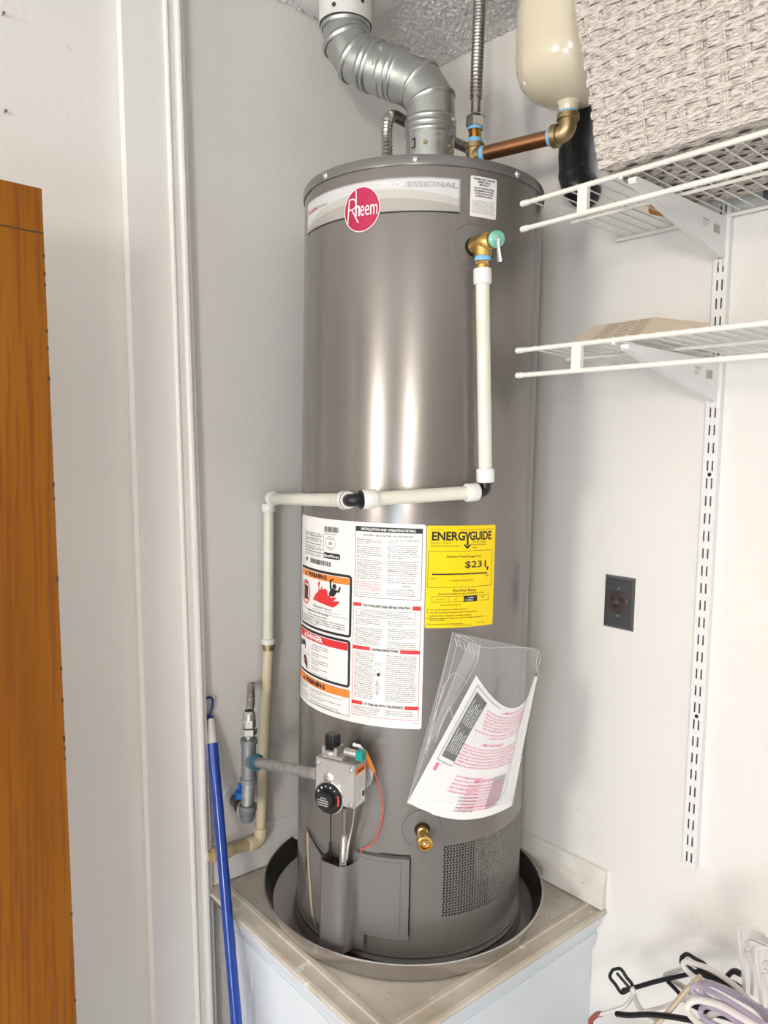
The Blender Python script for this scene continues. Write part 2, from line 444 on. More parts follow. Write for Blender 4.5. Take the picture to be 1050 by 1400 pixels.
# ceiling: popcorn as real relief near the vent, plain beyond
def popcorn():
    mb = MB(); n = 220; rnd = random.Random(3)
    x0, x1, y0, y1 = -.62, XW, -.45, YW
    vs = []
    for i in range(n+1):
        for j in range(n+1):
            e = 0 if i in (0, n) or j in (0, n) else rnd.random()**2*.0055
            vs.append((x0+(x1-x0)*(i+(rnd.random()-.5)*.6*(0<i<n))/n, y0+(y1-y0)*(j+(rnd.random()-.5)*.6*(0<j<n))/n, ZC-e))
    fs = [(i*(n+1)+j, i*(n+1)+j+1, (i+1)*(n+1)+j+1, (i+1)*(n+1)+j) for i in range(n) for j in range(n)]
    mb.add(vs, fs); return mb
struct(MB().box(ROOM_X, XW+.1, ROOM_Y, YW+.1, ZC+.0005, ZC+.1), 'ceiling', 'ceiling', smooth=0)
ct = struct(popcorn(), 'ceiling_texture', 'ceiling', parent=bpy.data.objects['ceiling'], smooth=60); ct['kind'] = 'stuff'
struct(MB().box(ROOM_X, XW+.1, YW, YW+.1, ZF, ZC), 'wall_left', 'wall_l', smooth=0)
struct(MB().box(XW, XW+.1, ROOM_Y, YW, ZF, ZC), 'wall_right', 'wall', smooth=0)
struct(MB().box(ROOM_X, XW, ROOM_Y-.1, ROOM_Y, ZF, ZC), 'wall_back', 'room', smooth=0)
struct(MB().box(ROOM_X-.1, ROOM_X, ROOM_Y, YW, ZF, ZC), 'wall_far', 'room', smooth=0)
# furred-out wall left of the closet and its casing
YC = YA-.023
def strip_px(top, bot, y):     # x at z top/bottom of a near-vertical edge
    a = at(top[0], top[1], 1, y); b = at(bot[0], bot[1], 1, y)
    k = (b.x-a.x)/(b.z-a.z); return lambda z: a.x+k*(z-a.z)
eL = strip_px((165,0), (213,1400), YC); eM = strip_px((222,0), (268,1400), YC); eR = strip_px((249,0), (296,1400), YC)
def slab(mb, fa, fb, y0, y1, z0=ZF, z1=ZC, da=0, db=0):
    mb.hexa([(fa(z0)+da,y0,z0),(fb(z0)+db,y0,z0),(fb(z0)+db,y1,z0),(fa(z0)+da,y1,z0),(fa(z1)+da,y0,z1),(fb(z1)+db,y0,z1),(fb(z1)+db,y1,z1),(fa(z1)+da,y1,z1)])
mb = MB(); slab(mb, eL, eM, YC, YA-.0003)
cas = struct(mb, 'trim_1', 'trim', smooth=0)
# moulding profile of the right half of the casing: (fraction across, depth proud)
prof = [(0,0),(0,.004),(.05,.007),(.12,.008),(.20,.004),(.26,.0015),(.46,.0015),(.52,.006),(.60,.0105),(.70,.0115),(.80,.009),(.86,.003),(.92,.002),(1,.002),(1,-.03),(0,-.03)]
def mould(fa, fb):
    mb = MB(); n = len(prof); vs = []
    for z in (ZF, ZC):
        for t, d in prof: vs.append((fa(z)+(fb(z)-fa(z))*t, YC-d if d > -.02 else YA-.0003, z))
    mb.add(vs, [(i, (i+1) % n, n+(i+1) % n, n+i) for i in range(n)]+[tuple(range(n))[::-1], tuple(range(n, 2*n))]); return mb
struct(mould(eM, eR), 'trim_2', 'trim', smooth=30)
# baseboards on the plinth
bprof = [(0,0),(.016,0),(.016,.048),(.013,.051),(.013,.055),(.011,.062),(.0095,.068),(.0095,.074),(.006,.080),(.002,.082),(0,.082)]
struct(MB().prism([(XW-a, ZP+b) for a, b in bprof], -.305, YW-.016, 1), 'baseboard_right', 'trimdirty', smooth=20)
struct(MB().prism([(YW-a, ZP+b*1.12) for a, b in bprof], eR(-.9)+.004, XW-.0005, 0), 'baseboard_left', 'trim', smooth=20)

# marks on the wall: two nails
for i, (px, py) in enumerate(((3,20),(6,153))):
    p = at(px, py, 1, YA); o = MB().tube([p+Vector((0,.004,0)), p+Vector((0,-.010,-.001))], .0013, 8).tube([p+Vector((0,-.010,-.001)), p+Vector((0,-.0112,-.001))], .0026, 8).build('wall_nail', 'metalnail')
    o['label'] = ('small steel nail in the left wall at the very top, above another nail' if i == 0 else 'small steel nail in the left wall above the wooden door panel, below another nail'); o['category'] = 'nail'

# ================================================================== OAK DOOR LEANING ON THE LEFT
t = thing('door_slab', 'orange stained oak slab door standing against the white wall at the left edge', 'door')
yd0, yd1 = YA-.285, YA-.250
e = strip_px((57,258), (105,1400), yd0); a = at(0, 247, 1, yd0); b = at(57, 258, 1, yd0)
zt = b.z
mb = MB(); slab(mb, lambda z: e(z)-.55, e, yd0, yd1, ZF, zt-.0)
mb.build('door_panel', 'wood', t, smooth=0)
mb = MB(); slab(mb, lambda z: e(z)-.55, e, yd0-.0004, yd0, zt-.062, zt-.060); mb.build('top_rail_joint', 'bronze', t, smooth=0)
# a few chips along the edge
mb = MB()
for k in range(16):
    z = zt-.05-1.2*random.random(); mb.box(e(z)-.003, e(z)+.0004, yd0-.0005, yd0+.004, z, z+.003+.006*random.random())
mb.build('edge_chips', 'bronze', t, smooth=0, kind='stuff')

# ================================================================== PLINTH
PX0, PY0 = -.326, -.306
t = thing('heater_stand', 'white panelled box stand with dusty top under the grey water heater', 'stand')
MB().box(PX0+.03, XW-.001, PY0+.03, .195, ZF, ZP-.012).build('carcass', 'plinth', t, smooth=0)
MB().box(PX0+.032, XW-.001, PY0+.032, YW-.001, ZP-.012, ZP-.003).build('top_board', 'plinthtop', t, smooth=0)
# mitred edge moulding along the two open sides: (outward distance from body, height) profile
ep = [(-.048,-.002),(-.048,.000),(-.042,.0020),(-.034,.0020),(-.032,.0000),(-.010,-.0005),(-.006,.0005),(.000,-.001),(.003,-.005),(.001,-.010),(-.006,-.014),(-.008,-.026),(-.013,-.040),(-.020,-.052),(-.022,-.062),(-.030,-.066),(-.030,-.012)]
ep = [(d, h-.0022) for d, h in ep]
def mitre(name, side):
    mb = MB(); n = len(ep); vs = []
    if side == 'left':
        for d, h in ep: vs.append((PX0-d, YW-.001 if h > -.008 else .200, ZP+h))
        for d, h in ep: vs.append((PX0-d, PY0-d, ZP+h))
    else:
        for d, h in ep: vs.append((XW-.001, PY0-d, ZP+h))
        for d, h in ep: vs.append((PX0-d, PY0-d, ZP+h))
    mb.add(vs, [(i, (i+1) % n, n+(i+1) % n, n+i) for i in range(n)]+[tuple(range(n)), tuple(range(n, 2*n))])
    if side == 'left':
        for i in range(len(mb.f)): mb.f[i] = mb.f[i]
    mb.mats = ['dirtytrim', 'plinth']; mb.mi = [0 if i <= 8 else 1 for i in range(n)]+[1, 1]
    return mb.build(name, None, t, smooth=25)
mitre('edge_moulding', 'left'); mitre('edge_moulding', 'front')
# face frame: stile, recessed panel and stop bead on each open side
def side_panel(side):
    def fr(s, d, z):      # s along the side from the free corner inwards, d outwards
        return (PX0+.03-d, PY0+.03+s, z) if side == 'left' else (PX0+.03+s, PY0+.03-d, z)
    L = (.195-PY0-.032) if side == 'left' else (XW-PX0-.032)
    z0, z1 = ZF, ZP-.062
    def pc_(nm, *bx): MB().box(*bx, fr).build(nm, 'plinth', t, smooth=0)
    pc_('top_rail', 0, L, -.002, .008, z1-.030, z1)
    if side == 'left':
        for s0, s1 in ((0,.045),(L-.045,L)): pc_('stile', s0, s1, -.002, .008, z0+.08, z1-.030)
        pc_('bottom_rail', 0, L, -.002, .008, z0, z0+.08)
        pc_('stop_bead', .045, .055, .0, .0045, z0+.08, z1-.030); pc_('stop_bead', L-.055, L-.045, .0, .0045, z0+.08, z1-.030)
    pc_('cove_strip', 0, L, .008, .011, z1-.012, z1)
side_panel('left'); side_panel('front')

# ================================================================== DRAIN PAN
pc = Vector((-.012, .002, 0)); ZR = ZP+.043
t = thing('drain_pan', 'round shallow metal drain pan under the grey water heater', 'pan')
MB().lathe([(.0001,ZP+.0005),(.268,ZP+.0005),(.274,ZP+.003),(.2765,ZP+.008),(.2905,ZR-.003),(.2925,ZR),(.2945,ZR-.001),(.2935,ZR-.005),(.2785,ZP+.006),(.273,ZP+.0002),(.0001,ZP+.0002)], pc, (0,0,1), 96).build('pan_shell', 'galvpan', t, smooth=30)
MB().tube([pc+Vector((.2925*math.cos(2*PI*i/96), .2925*math.sin(2*PI*i/96), ZR)) for i in range(96)], .0024, 8, closed=True).build('rolled_rim', 'galvpan', t)

# ================================================================== WATER HEATER
WH = thing('water_heater', 'tall grey cylindrical gas water heater standing in the round drain pan', 'water heater')
ZT = .505
PU0, PU1, PZ0, PZ1 = .066, .330, -.852, -.715   # perforated patch (u right, z)
def jacket():
    mb = MB(); zs = [-.926, PZ0, PZ1, -.3, 0, .3, .4870]
    circ = 2*PI*RH
    us = [PU0+(PU1-PU0)*i/24 for i in range(25)]
    rest = [PU1+(circ-(PU1-PU0))*i/120 for i in range(1, 120)]
    us2 = us+rest; n = len(us2)
    vs = [cp(u, z) for z in zs for u in us2]; fs = []
    for k in range(len(zs)-1):
        for i in range(n):
            if k == 1 and i < 24: continue
            j = (i+1) % n; fs.append((k*n+i, k*n+j, (k+1)*n+j, (k+1)*n+i))
    mb.add(vs, fs)
    return mb
jk = jacket().build('jacket', 'jacket', WH, smooth=40)
# perforated combustion-air patch: real hexagonal holes
def perf():
    mb = MB(); nx = 44; px = (PU1-PU0)/nx; ny = int(round((PZ1-PZ0)/(px*.866))); py = (PZ1-PZ0)/ny
    r = px*.36
    for j in range(ny):
        for i in range(nx):
            sh = .5 if j % 2 else 0
            x0 = PU0+i*px; y0 = PZ0+j*py; cx = x0+px*(.5 if not sh else .5); cx += (px*.22 if sh else -px*.22); cy = y0+py/2
            # outer quad ring split to 8 points, hole of 8 points
            oc = [(x0+px,cy),(x0+px,y0+py),(cx,y0+py),(x0,y0+py),(x0,cy),(x0,y0),(cx,y0),(x0+px,y0)]
            cx = min(max(cx, x0+r+px*.03), x0+px-r-px*.03)
            ic = [(cx+r*math.cos(PI/4*k), cy+r*math.sin(PI/4*k)) for k in range(8)]
            vs = [cp(*p) for p in oc]+[cp(*p) for p in ic]+[cp(*p, -.0012) for p in ic]
            fs = [(k, (k+1) % 8, 8+(k+1) % 8, 8+k) for k in range(8)]+[(8+k, 8+(k+1) % 8, 16+(k+1) % 8, 16+k) for k in range(8)]
            mb.add(vs, fs)
    return mb
pf = perf().build('perforated_vent', 'jacket', WH, smooth=0, kind='stuff')
# what stands behind the vent: dark chamber with a paler inner screen
mb = MB(); n = 30; U0, U1 = PU0-.01, PU1+.01
vs = []
for i in range(n+1):
    u = U0+(U1-U0)*i/n
    vs += [cp(u, PZ0-.01, -.016), cp(u, PZ1+.01, -.016)]
mb.add(vs, [(2*i, 2*i+2, 2*i+3, 2*i+1) for i in range(n)])
mb.build('inner_chamber', 'dark', WH)
mb = MB(); rsheet(mb, lay(-.009), PU0+.075, PZ0+.045, PU1-.07, PZ1+.005, .02); mb.build('inner_screen', 'galvpan', WH)
# lid with downturned rim, base ring
MB().lathe([(RH+.0005,.4870),(RH+.0030,.4872),(RH+.0034,.4890),(RH+.0034,.5010),(RH+.0022,.5043),(RH-.001,.5055),(.0001,.5055)], (0,0,0), (0,0,1), 144).build('lid', 'jacketflat', WH, smooth=40)
MB().lathe([(RH-.006,-.9385),(RH+.0012,-.9385),(RH+.0012,-.930),(RH-.0035,-.9285),(RH-.0035,-.9262),(RH,-.9258)], (0,0,0), (0,0,1), 144).build('base_ring', 'jacketflat', WH, smooth=30)
MB().lathe([(RH-.0005,-.9262),(RH+.0013,-.926),(RH+.0013,-.9235),(RH,-.923)], (0,0,0), (0,0,1), 144).build('jacket_hem', 'jacketflat', WH, smooth=30)
for u in (-.1967, -.0146, .1796):
    p = cp(u, .4945, .0030); n_ = Vector((p.x, p.y, 0)).normalized()
    MB().lathe([(.0062,0),(.0060,.0010),(.0045,.0022),(.0036,.0042),(.0001,.0048)], p, n_, 16).build('lid_screw', 'chrome', WH)
# openings (T&P port and drain port) with discs
def port(u, z, rd, rh, n=40):
    c = cp(u, z); nn = Vector((c.x, c.y, 0)).normalized()
    mp = lay(.0016)
    mb = MB(); vs = []
    for i in range(n):
        a = 2*PI*i/n; ca, sa = math.cos(a), math.sin(a)
        vs += [cp(u+rd*ca, z+rd*sa, .0002), cp(u+(rd-.0015)*ca, z+(rd-.0015)*sa, .0018), cp(u+(rh+.001)*ca, z+(rh+.001)*sa, .0022), cp(u+rh*ca, z+rh*sa, .0006)]
    fs = []
    for i in range(n):
        j = (i+1) % n
        for k in range(3): fs.append((4*i+k, 4*j+k, 4*j+k+1, 4*i+k+1))
    mb.add(vs, fs); mb.build('port_escutcheon', 'jacketflat', WH)
    mb = MB(); disc(mb, lay(.0009), u, z, rh+.0004); mb.build('port_hole', 'dark', WH)
port(.0905, .3555, .040, .0155)
port(.0250, -.6812, .037, .0135)

# ---- brand band
bd = MB().use('silver'); rsheet(bd, lay(.0003), -.2825, .4095, .0645, .4675, .001)
brand = bd.build('brand_band', None, WH, smooth=0)
def wavy(mb, mp, x0, x1, lo, hi, n=60):
    vs = []
    for i in range(n+1):
        x = x0+(x1-x0)*i/n; a, b = lo(i/n), hi(i/n); vs += [mp(x, min(a, b)), mp(x, max(a, b))]
    mb.add(vs, [(2*i, 2*i+2, 2*i+3, 2*i+1) for i in range(n)])
mb = MB()
B0, B1, ZL, ZH = -.2795, .0615, .4130, .4650
def bow(t, a, b, c): return a*(1-t)**2+2*b*t*(1-t)+c*t*t
zl = lambda t: ZL; w1 = lambda t: bow(t, .424, .470, .4335); w2 = lambda t: bow(t, .418, .450, .4215)
mb.use('bandw'); wavy(mb, lay(.0006), B0, B1, w1, lambda t: ZH)
mb.use('bandm'); wavy(mb, lay(.0006), B0, B1, w2, w1)
mb.use('bandd'); wavy(mb, lay(.0006), B0, B1, zl, w2)
mb.use('ink'); rect(mb, lay(.0006), -.2800, .4092, .0635, .4118)
mb.use('white'); text(mb, lay(.0011), 'PROF', -.070, .4510, .0090, .0400, res=3, bold=.008)
mb.use('silver'); text(mb, lay(.0011), 'ESSIONAL', -.0265, .4510, .0090, .0850, res=3, bold=.012)
mb.use('crimson'); text(mb, lay(.0011), 'CLASSIC', -.272, .4440, .0058, .0470, res=2, bold=.025)
mb.use('silver'); text(mb, lay(.0011), 'SERIES', -.2225, .4440, .0042, .030, res=2)
mb.build('band_print', None, brand, smooth=0)
# ---- oval badge
bg = MB().use('white'); 
def oval(mb, off, cx, cy, rx, ry, n=48, thick=.0015):
    vs = [cp(cx, cy, off)]; fs = []; K = 6
    for k in range(1, K+1):
        for i in range(n):
            a = 2*PI*i/n; vs.append(cp(cx+rx*k/K*math.cos(a), cy+ry*k/K*math.sin(a), off))
    for i in range(n): fs.append((0, 1+i, 1+(i+1) % n))
    for k in range(K-1):
        for i in range(n): fs.append((1+k*n+i, 1+(k+1)*n+i, 1+(k+1)*n+(i+1) % n, 1+k*n+(i+1) % n))
    b = len(vs); vs += [cp(cx+rx*math.cos(2*PI*i/n), cy+ry*math.sin(2*PI*i/n), .0004) for i in range(n)]
    o = 1+(K-1)*n
    for i in range(n): fs.append((o+i, b+i, b+(i+1) % n, o+(i+1) % n))
    mb.add(vs, fs)
CX, CY = -.1102, .4202
oval(bg, .0022, CX, CY, .0360, .0385)
bg.use('crimson'); oval(bg, .0026, CX, CY, .0345, .0370)
badge = bg.build('brand_badge', None, WH, smooth=30)
mb = MB().use('white')
mpb = lay(.0031)
text(mb, mpb, 'eem', CX-.0015, CY-.0115, .0265, .0330, res=4, bold=.0)
for (xa_, ya_, xb2_, yb2_) in ((-.0098,-.0112,-.0098,.0050),(-.0098,.0035,-.0060,.0062),(-.0060,.0062,-.0035,.0040),(-.0035,.0040,-.0035,-.0112)): pass
def stroke(a, b, t=.0021):
    a = Vector((*a,0)); b = Vector((*b,0)); d = (b-a).normalized(); n_ = Vector((-d.y, d.x, 0))*t/2
    poly(mb, mpb, [(q.x, q.y) for q in (a-n_, b-n_, b+n_, a+n_)])
stroke((CX-.0275,CY-.023),(CX-.0245,CY+.0190)); stroke((CX-.0245,CY+.0190),(CX-.0180,CY+.0195)); 
for q in range(8):
    a0_, a1_ = R(90-22.5*q), R(90-22.5*(q+1))
    stroke((CX-.0180+.0075*math.cos(a0_), CY+.0105+.0090*math.sin(a0_)), (CX-.0180+.0075*math.cos(a1_), CY+.0105+.0090*math.sin(a1_)))
stroke((CX-.0180,CY+.0015),(CX-.0245,CY+.0010)); stroke((CX-.0190,CY+.0015),(CX-.0050,CY-.0225)); stroke((CX-.0095,CY-.0100),(CX-.0105,CY+.0335))
for a_, b_ in (((-.0100,-.0112),(-.0100,.0050)),((-.0100,.0035),(-.0065,.0064)),((-.0068,.0064),(-.0038,.0040)),((-.0038,.0045),(-.0038,-.0112))): stroke((CX+a_[0],CY+a_[1]),(CX+b_[0],CY+b_[1]),.0028)
mb.build('badge_lettering', None, badge, smooth=0)

# ---- relief valve sticker
mb = MB(); rsheet(mb, lay(.0004), .0820, .4075, .1346, .4755, .003)
st = mb.build('valve_sticker', 'paper', WH, smooth=30)
mb = MB().use('ink'); mp = lay(.0008)
for k, s in enumerate(('TEMPERATURE - PRESSURE', 'RELIEF VALVE', 'IMPORTANT')): text(mb, mp, s, .1083, .4695-.0046*k, .0030, (.043,.024,.019)[k], 'C', bold=.03)
for k, s in enumerate(('FOLLOW THE MANUFACTURER', 'REQUIREMENTS FOR VALVE', 'AS WELL AS INSTRUCTIONS', 'ON THE INSTRUCTION MANUAL')): text(mb, mp, s, .1083, .4545-.0044*k, .0027, .040-.002*k, 'C', bold=.03)
mb.use('inkgrey'); para(mb, mp, .0858, .4340, .045, .0033, 7, 30, seed=4)
mb.build('sticker_print', None, st, smooth=0)

# ---- big white instruction label
mb = MB(); rsheet(mb, lay(.0004), -.2990, -.4950, .0192, -.1255, .005)
lab = mb.build('instruction_label', 'paper', WH, smooth=30)
mb = MB(); mp = lay(.0009)
# rating plate block
mb.use('ink')
rnd = random.Random(5)
def barcode(x0, x1, y0, y1):
    x = x0
    while x < x1:
        w_ = .0007+.0012*rnd.random(); rect(mb, mp, x, y0, min(x+w_, x1), y1, 1); x += w_+.0008+.0008*rnd.random()
barcode(-.188, -.150, -.1495, -.1395)
text(mb, mp, 'RHLNQ 123456789', -.186, -.1540, .0022, .032)
mb.use('inkgrey')
for z in (-.1595,-.1690,-.1765,-.1845,-.1920,-.1995): rect(mb, mp, -.270, z, -.190, z+.0005)
for x in (-.190,-.232): rect(mb, mp, x, -.2070, x+.0005, -.148, 1)
mb.use('ink')
for k in range(9):
    text(mb, mp, ('MODEL NUMBER','SERIAL NUMBER','TYPE OF GAS NATURAL','CAPACITY US GAL 40','INPUT BTU/HR 36000','RECOVERY GAL/HR','MAX WORK PRESSURE','TEST PRESSURE 300','INLET PRESSURE')[k], -.268, -.1575-.0050*k, .0026, .040+.006*((k*7) % 5)/5)
    text(mb, mp, ('PRO G40','A12345678','NATURAL GAS','40.0','36,000','36.0','150 PSI','300 PSI','7.0 IN')[k], -.226, -.1575-.0050*k, .0026, .026+.006*((k*5) % 4)/4)
barcode(-.238, -.168, -.2140, -.2050); disc(mb, mp, -.2555, -.2085, .004, .004, 6)
ring(mb, mp, -.171, -.170, .0135, .0125, .0006); text(mb, mp, 'CSA', -.171, -.1725, .0045, .010, 'C', bold=.03)
text(mb, mp, 'LISTED', -.171, -.1795, .0022, .012, 'C'); text(mb, mp, 'GAS FIRED', -.171, -.1635, .0022, .015, 'C')
rsheet(mb, mp, -.1895, -.1990, -.1450, -.1880, .004); 
mb.use('white'); text(mb, lay(.0013), 'EverKleen', -.1870, -.1960, .0048, .0390, bold=.03); mb.use('ink')
# warning box 1
def boxed(z0, z1, x0, x1, t=.0048, r=.007):
    mb.use('ink'); rsheet(mb, mp, x0, z0, x1, z1, r); mb.use('paper'); rsheet(mb, lay(.0012), x0+t, z0+t, x1-t, z1-t, .003)
m3 = lay(.0016); m4 = lay(.0020)
boxed(-.3395, -.2240, -.2880, -.1168)
mb.use('orange'); rect(mb, m3, -.2830, -.2425, -.1220, -.2300)
mb.use('ink'); text(mb, m4, 'WARNING', -.246, -.2395, .0080, .068, bold=.04); poly(mb, m4, [(-.2600,-.2400),(-.2500,-.2400),(-.2550,-.2315)])
# no petrol can pictogram
mb.use('red'); ring(mb, m4, -.2560, -.2735, .0200, .0235, .0026)
mb.use('ink'); polyc(mb, m3, rrect(-.2660, -.2880, -.2460, -.2610, .002)); rect(mb, m3, -.2610, -.2610, -.2590, -.2560, 1); rect(mb, m3, -.2610, -.2565, -.2440, -.2540, 1)
mb.use('red'); polyc(mb, m4, [(-.2690,-.2600),(-.2670,-.2580),(-.2420,-.2870),(-.2440,-.2890)])
# flames and figure
fl = [(-.2240,-.2830),(-.2120,-.2700),(-.2050,-.2660),(-.2020,-.2560),(-.1990,-.2620),(-.1900,-.2500),(-.1920,-.2600),(-.1830,-.2560),(-.1760,-.2600),(-.1750,-.2690),(-.1620,-.2640),(-.1690,-.2720),(-.1500,-.2680),(-.1600,-.2770),(-.1420,-.2750),(-.1530,-.2850),(-.1600,-.2890)]
mb.use('red'); polyc(mb, m3, fl, .003); poly(mb, m3, [(-.2060,-.2500),(-.2030,-.2590),(-.1990,-.2490),(-.2000,-.2430)])
mb.use('ink'); disc(mb, m4, -.1570, -.2490, .0048); polyc(mb, m4, [(-.1720,-.2660),(-.1660,-.2520),(-.1480,-.2560),(-.1560,-.2660),(-.1600,-.2690)])
poly(mb, m4, [(-.1690,-.2540),(-.1640,-.2560),(-.1660,-.2400),(-.1590,-.2370),(-.1600,-.2345),(-.1700,-.2385)]); poly(mb, m4, [(-.1500,-.2580),(-.1450,-.2600),(-.1410,-.2480),(-.1440,-.2475)])
text(mb, m3, 'Flammable Vapors', -.222, -.2965, .0050, .058)
for x in range(14): rect(mb, m3, -.226+.006*x, -.3010+.0008*(x % 2), -.221+.006*x, -.3004+.0008*(x % 2), 1)
rect(mb, m3, -.2830, -.3050, -.1230, -.3045)
text(mb, m3, 'FIRE AND EXPLOSION HAZARD', -.250, -.3085+.0005, .0034, .078, bold=.01); text(mb, m3, 'Can result in serious injury or death.', -.248, -.3140, .0032, .072, bold=.01)
for k, s in enumerate(('Do not store or use gasoline or other flammable vapors and liquids', 'in the vicinity of this or any other appliance. Storage of or use of gasoline', 'or other flammable vapors or liquids in the vicinity of this appliance', 'can result in serious injury or death.')): text(mb, m3, s, -.2815, -.3190-.0042*k, .0028, (.150,.152,.150,.075)[k], bold=.01)
# danger box
boxed(-.4330, -.3440, -.2930, -.1180)
mb.use('red'); rect(mb, m3, -.2880, -.3640, -.1230, -.3500)
mb.use('white'); text(mb, m4, 'DANGER', -.248, -.3605, .0088, .060, bold=.04); poly(mb, m4, [(-.2620,-.3610),(-.2515,-.3610),(-.2570,-.3520)])
mb.use('ink'); polyc(mb, m3, [(-.2760,-.3760),(-.2740,-.3720),(-.2600,-.3700),(-.2560,-.3760),(-.2540,-.3860),(-.2580,-.3870),(-.2600,-.3800),(-.2760,-.3820)]); rect(mb, m3, -.2860, -.3840, -.2830, -.3720, 1); rect(mb, m3, -.2810, -.3840, -.2780, -.3720, 1)
rect(mb, m3, -.2880, -.3950, -.2385, -.3945); rect(mb, m3, -.2385, -.4280, -.2378, -.3640, 1)
mb.use('bronze'); polyc(mb, m3, [(-.2440,-.4260),(-.2460,-.4080),(-.2540,-.3990),(-.2640,-.4000),(-.2660,-.4060),(-.2590,-.4100),(-.2650,-.4130)])
mb.use('red'); poly(mb, m4, [(-.2500,-.4120),(-.2560,-.4060),(-.2640,-.4070),(-.2600,-.4110)])
mb.use('ink'); para(mb, m3, -.2280, -.3715, .060, .0043, 11, 22, seed=9, gaps=(3,5,8,10))
# second warning
mb.use('orange'); rect(mb, mp, -.2980, -.4520, -.1195, -.4375)
mb.use('ink'); text(mb, m3, 'WARNING', -.252, -.4485, .0086, .072, bold=.04); poly(mb, m3, [(-.2680,-.4490),(-.2570,-.4490),(-.2625,-.4395)])
frame(mb, mp, -.2980, -.4860, -.1185, -.4370, .0006)
para(mb, mp, -.2900, -.4580, .050, .0040, 6, 20, seed=11, gaps=(3,)); para(mb, mp, -.2330, -.4590, .098, .0040, 6, 34, seed=12, gaps=(2,4))
# details block (right column, top)
frame(mb, mp, -.1110, -.2605, .0132, -.1330, .0007)
rect(mb, mp, -.1110, -.1420, .0132, -.1330)
mb.use('white'); text(mb, m3, 'INSTALLATION AND OPERATING DETAILS', -.0490, -.1395, .0042, .100, 'C', bold=.03)
mb.use('ink'); text(mb, mp, 'EFFICIENT RESIDENTIAL WATER HEATER', -.0490, -.1500, .0034, .092, 'C')
para(mb, mp, -.1075, -.1570, .051, .0036, 19, 26, seed=21, gaps=(3,9)); para(mb, mp, -.0480, -.1560, .056, .0036, 17, 28, seed=22, gaps=(2,9))
mb.use('red'); para(mb, mp, -.1075, -.2330, .050, .0036, 5, 26, seed=23); text(mb, mp, 'IMPORTANT', -.0480, -.2115, .0026, .014)
mb.use('ink'); para(mb, mp, -.1075, -.2530, .049, .0034, 2, 26, seed=24); para(mb, mp, -.0480, -.2240, .052, .0036, 3, 28, seed=25); text(mb, mp, 'WARNING', -.022, -.2380, .0030, .015); para(mb, mp, -.0480, -.2440, .052, .0034, 4, 30, seed=26)
# safety block
mb.use('red'); frame(mb, mp, -.1130, -.4790, .0130, -.2720, .0007)
mb.use('paper'); rect(mb, lay(.0011), -.0960, -.2790, -.0020, -.2715)
mb.use('red'); rect(mb, m3, -.1130, -.2780, -.0965, -.2718); rect(mb, m3, -.0015, -.2790, .0130, -.2725)
rect(mb, m3, -.1130, -.3570, -.0780, -.3505); rect(mb, m3, -.0220, -.3580, .0130, -.3515); rect(mb, m3, -.1130, -.4590, -.0910, -.4525); rect(mb, m3, -.0120, -.4600, .0130, -.4535)
mb.use('ink'); text(mb, m3, 'FOR YOUR SAFETY READ BEFORE OPERATING', -.0490, -.2775, .0044, .086, 'C', bold=.03)
text(mb, m3, 'LIGHTING INSTRUCTIONS', -.0500, -.3565, .0044, .048, 'C', bold=.03); text(mb, m3, 'TO TURN GAS OFF TO THE APPLIANCE', -.0510, -.4585, .0044, .072, 'C', bold=.03)
frame(mb, mp, -.1060, -.2960, .0040, -.2830, .0005); para(mb, mp, -.0990, -.2870, .098, .0034, 3, 58, seed=31)
para(mb, mp, -.1080, -.3010, .052, .0036, 13, 27, seed=32, gaps=(4,)); para(mb, mp, -.0450, -.3020, .054, .0036, 13, 28, seed=33, gaps=(3,9))
para(mb, mp, -.1090, -.3630, .040, .0036, 24, 21, seed=34); para(mb, mp, -.0470, -.3640, .056, .0036, 24, 29, seed=35)
para(mb, mp, -.1090, -.4640, .052, .0036, 4, 27, seed=36); para(mb, mp, -.0470, -.4650, .055, .0036, 3, 28, seed=37)
ring(mb, mp, -.0620, -.3960, .0060, .0070, .0006); disc(mb, mp, -.0610, -.3990, .0030); ring(mb, mp, -.0640, -.3800, .003, .003, .0005); ring(mb, mp, -.0570, -.3800, .003, .003, .0005)
ring(mb, mp, -.0630, -.4250, .0045, .010, .0005); rect(mb, mp, -.0635, -.4380, -.0625, -.4100, 1)
text(mb, mp, 'AP16785', .0030, -.4850, .0022, .011)
mb.build('label_print', None, lab, smooth=0)

# ---- yellow energy label
mb = MB(); rsheet(mb, lay(.0005), .0205, -.3105, .1562, -.1272, .003)
yl = mb.build('energy_label', 'yellow', WH, smooth=30)
mb = MB().use('ink'); mp = lay(.0010); m3 = lay(.0014)
text(mb, mp, 'ENERG', .0293, -.1530, .0150, .0612, bold=.030, res=3); text(mb, mp, 'GUIDE', .1000, -.1530, .0150, .0465, bold=.030, res=3)
poly(mb, mp, [(.0895,-.1380),(.0930,-.1380),(.0957,-.1455),(.0984,-.1380),(.1019,-.1380),(.0975,-.1480),(.0975,-.1625),(.0939,-.1625),(.0939,-.1480)][::-1])
poly(mb, mp, [(.0885,-.1600),(.0957,-.1640),(.1029,-.1600),(.1029,-.1620),(.0957,-.1695),(.0885,-.1620)][::-1])
text(mb, mp, 'U.S. Government', .0275, -.1350, .0022, .022); text(mb, mp, 'Federal law prohibits removal of this label before consumer purchase', .0760, -.1350, .0022, .074)
text(mb, mp, 'Water Heater - Natural Gas', .0270, -.1590, .0030, .038); text(mb, mp, 'Tank Size (Storage Capacity): 40 gallons', .0270, -.1645, .0030, .054)
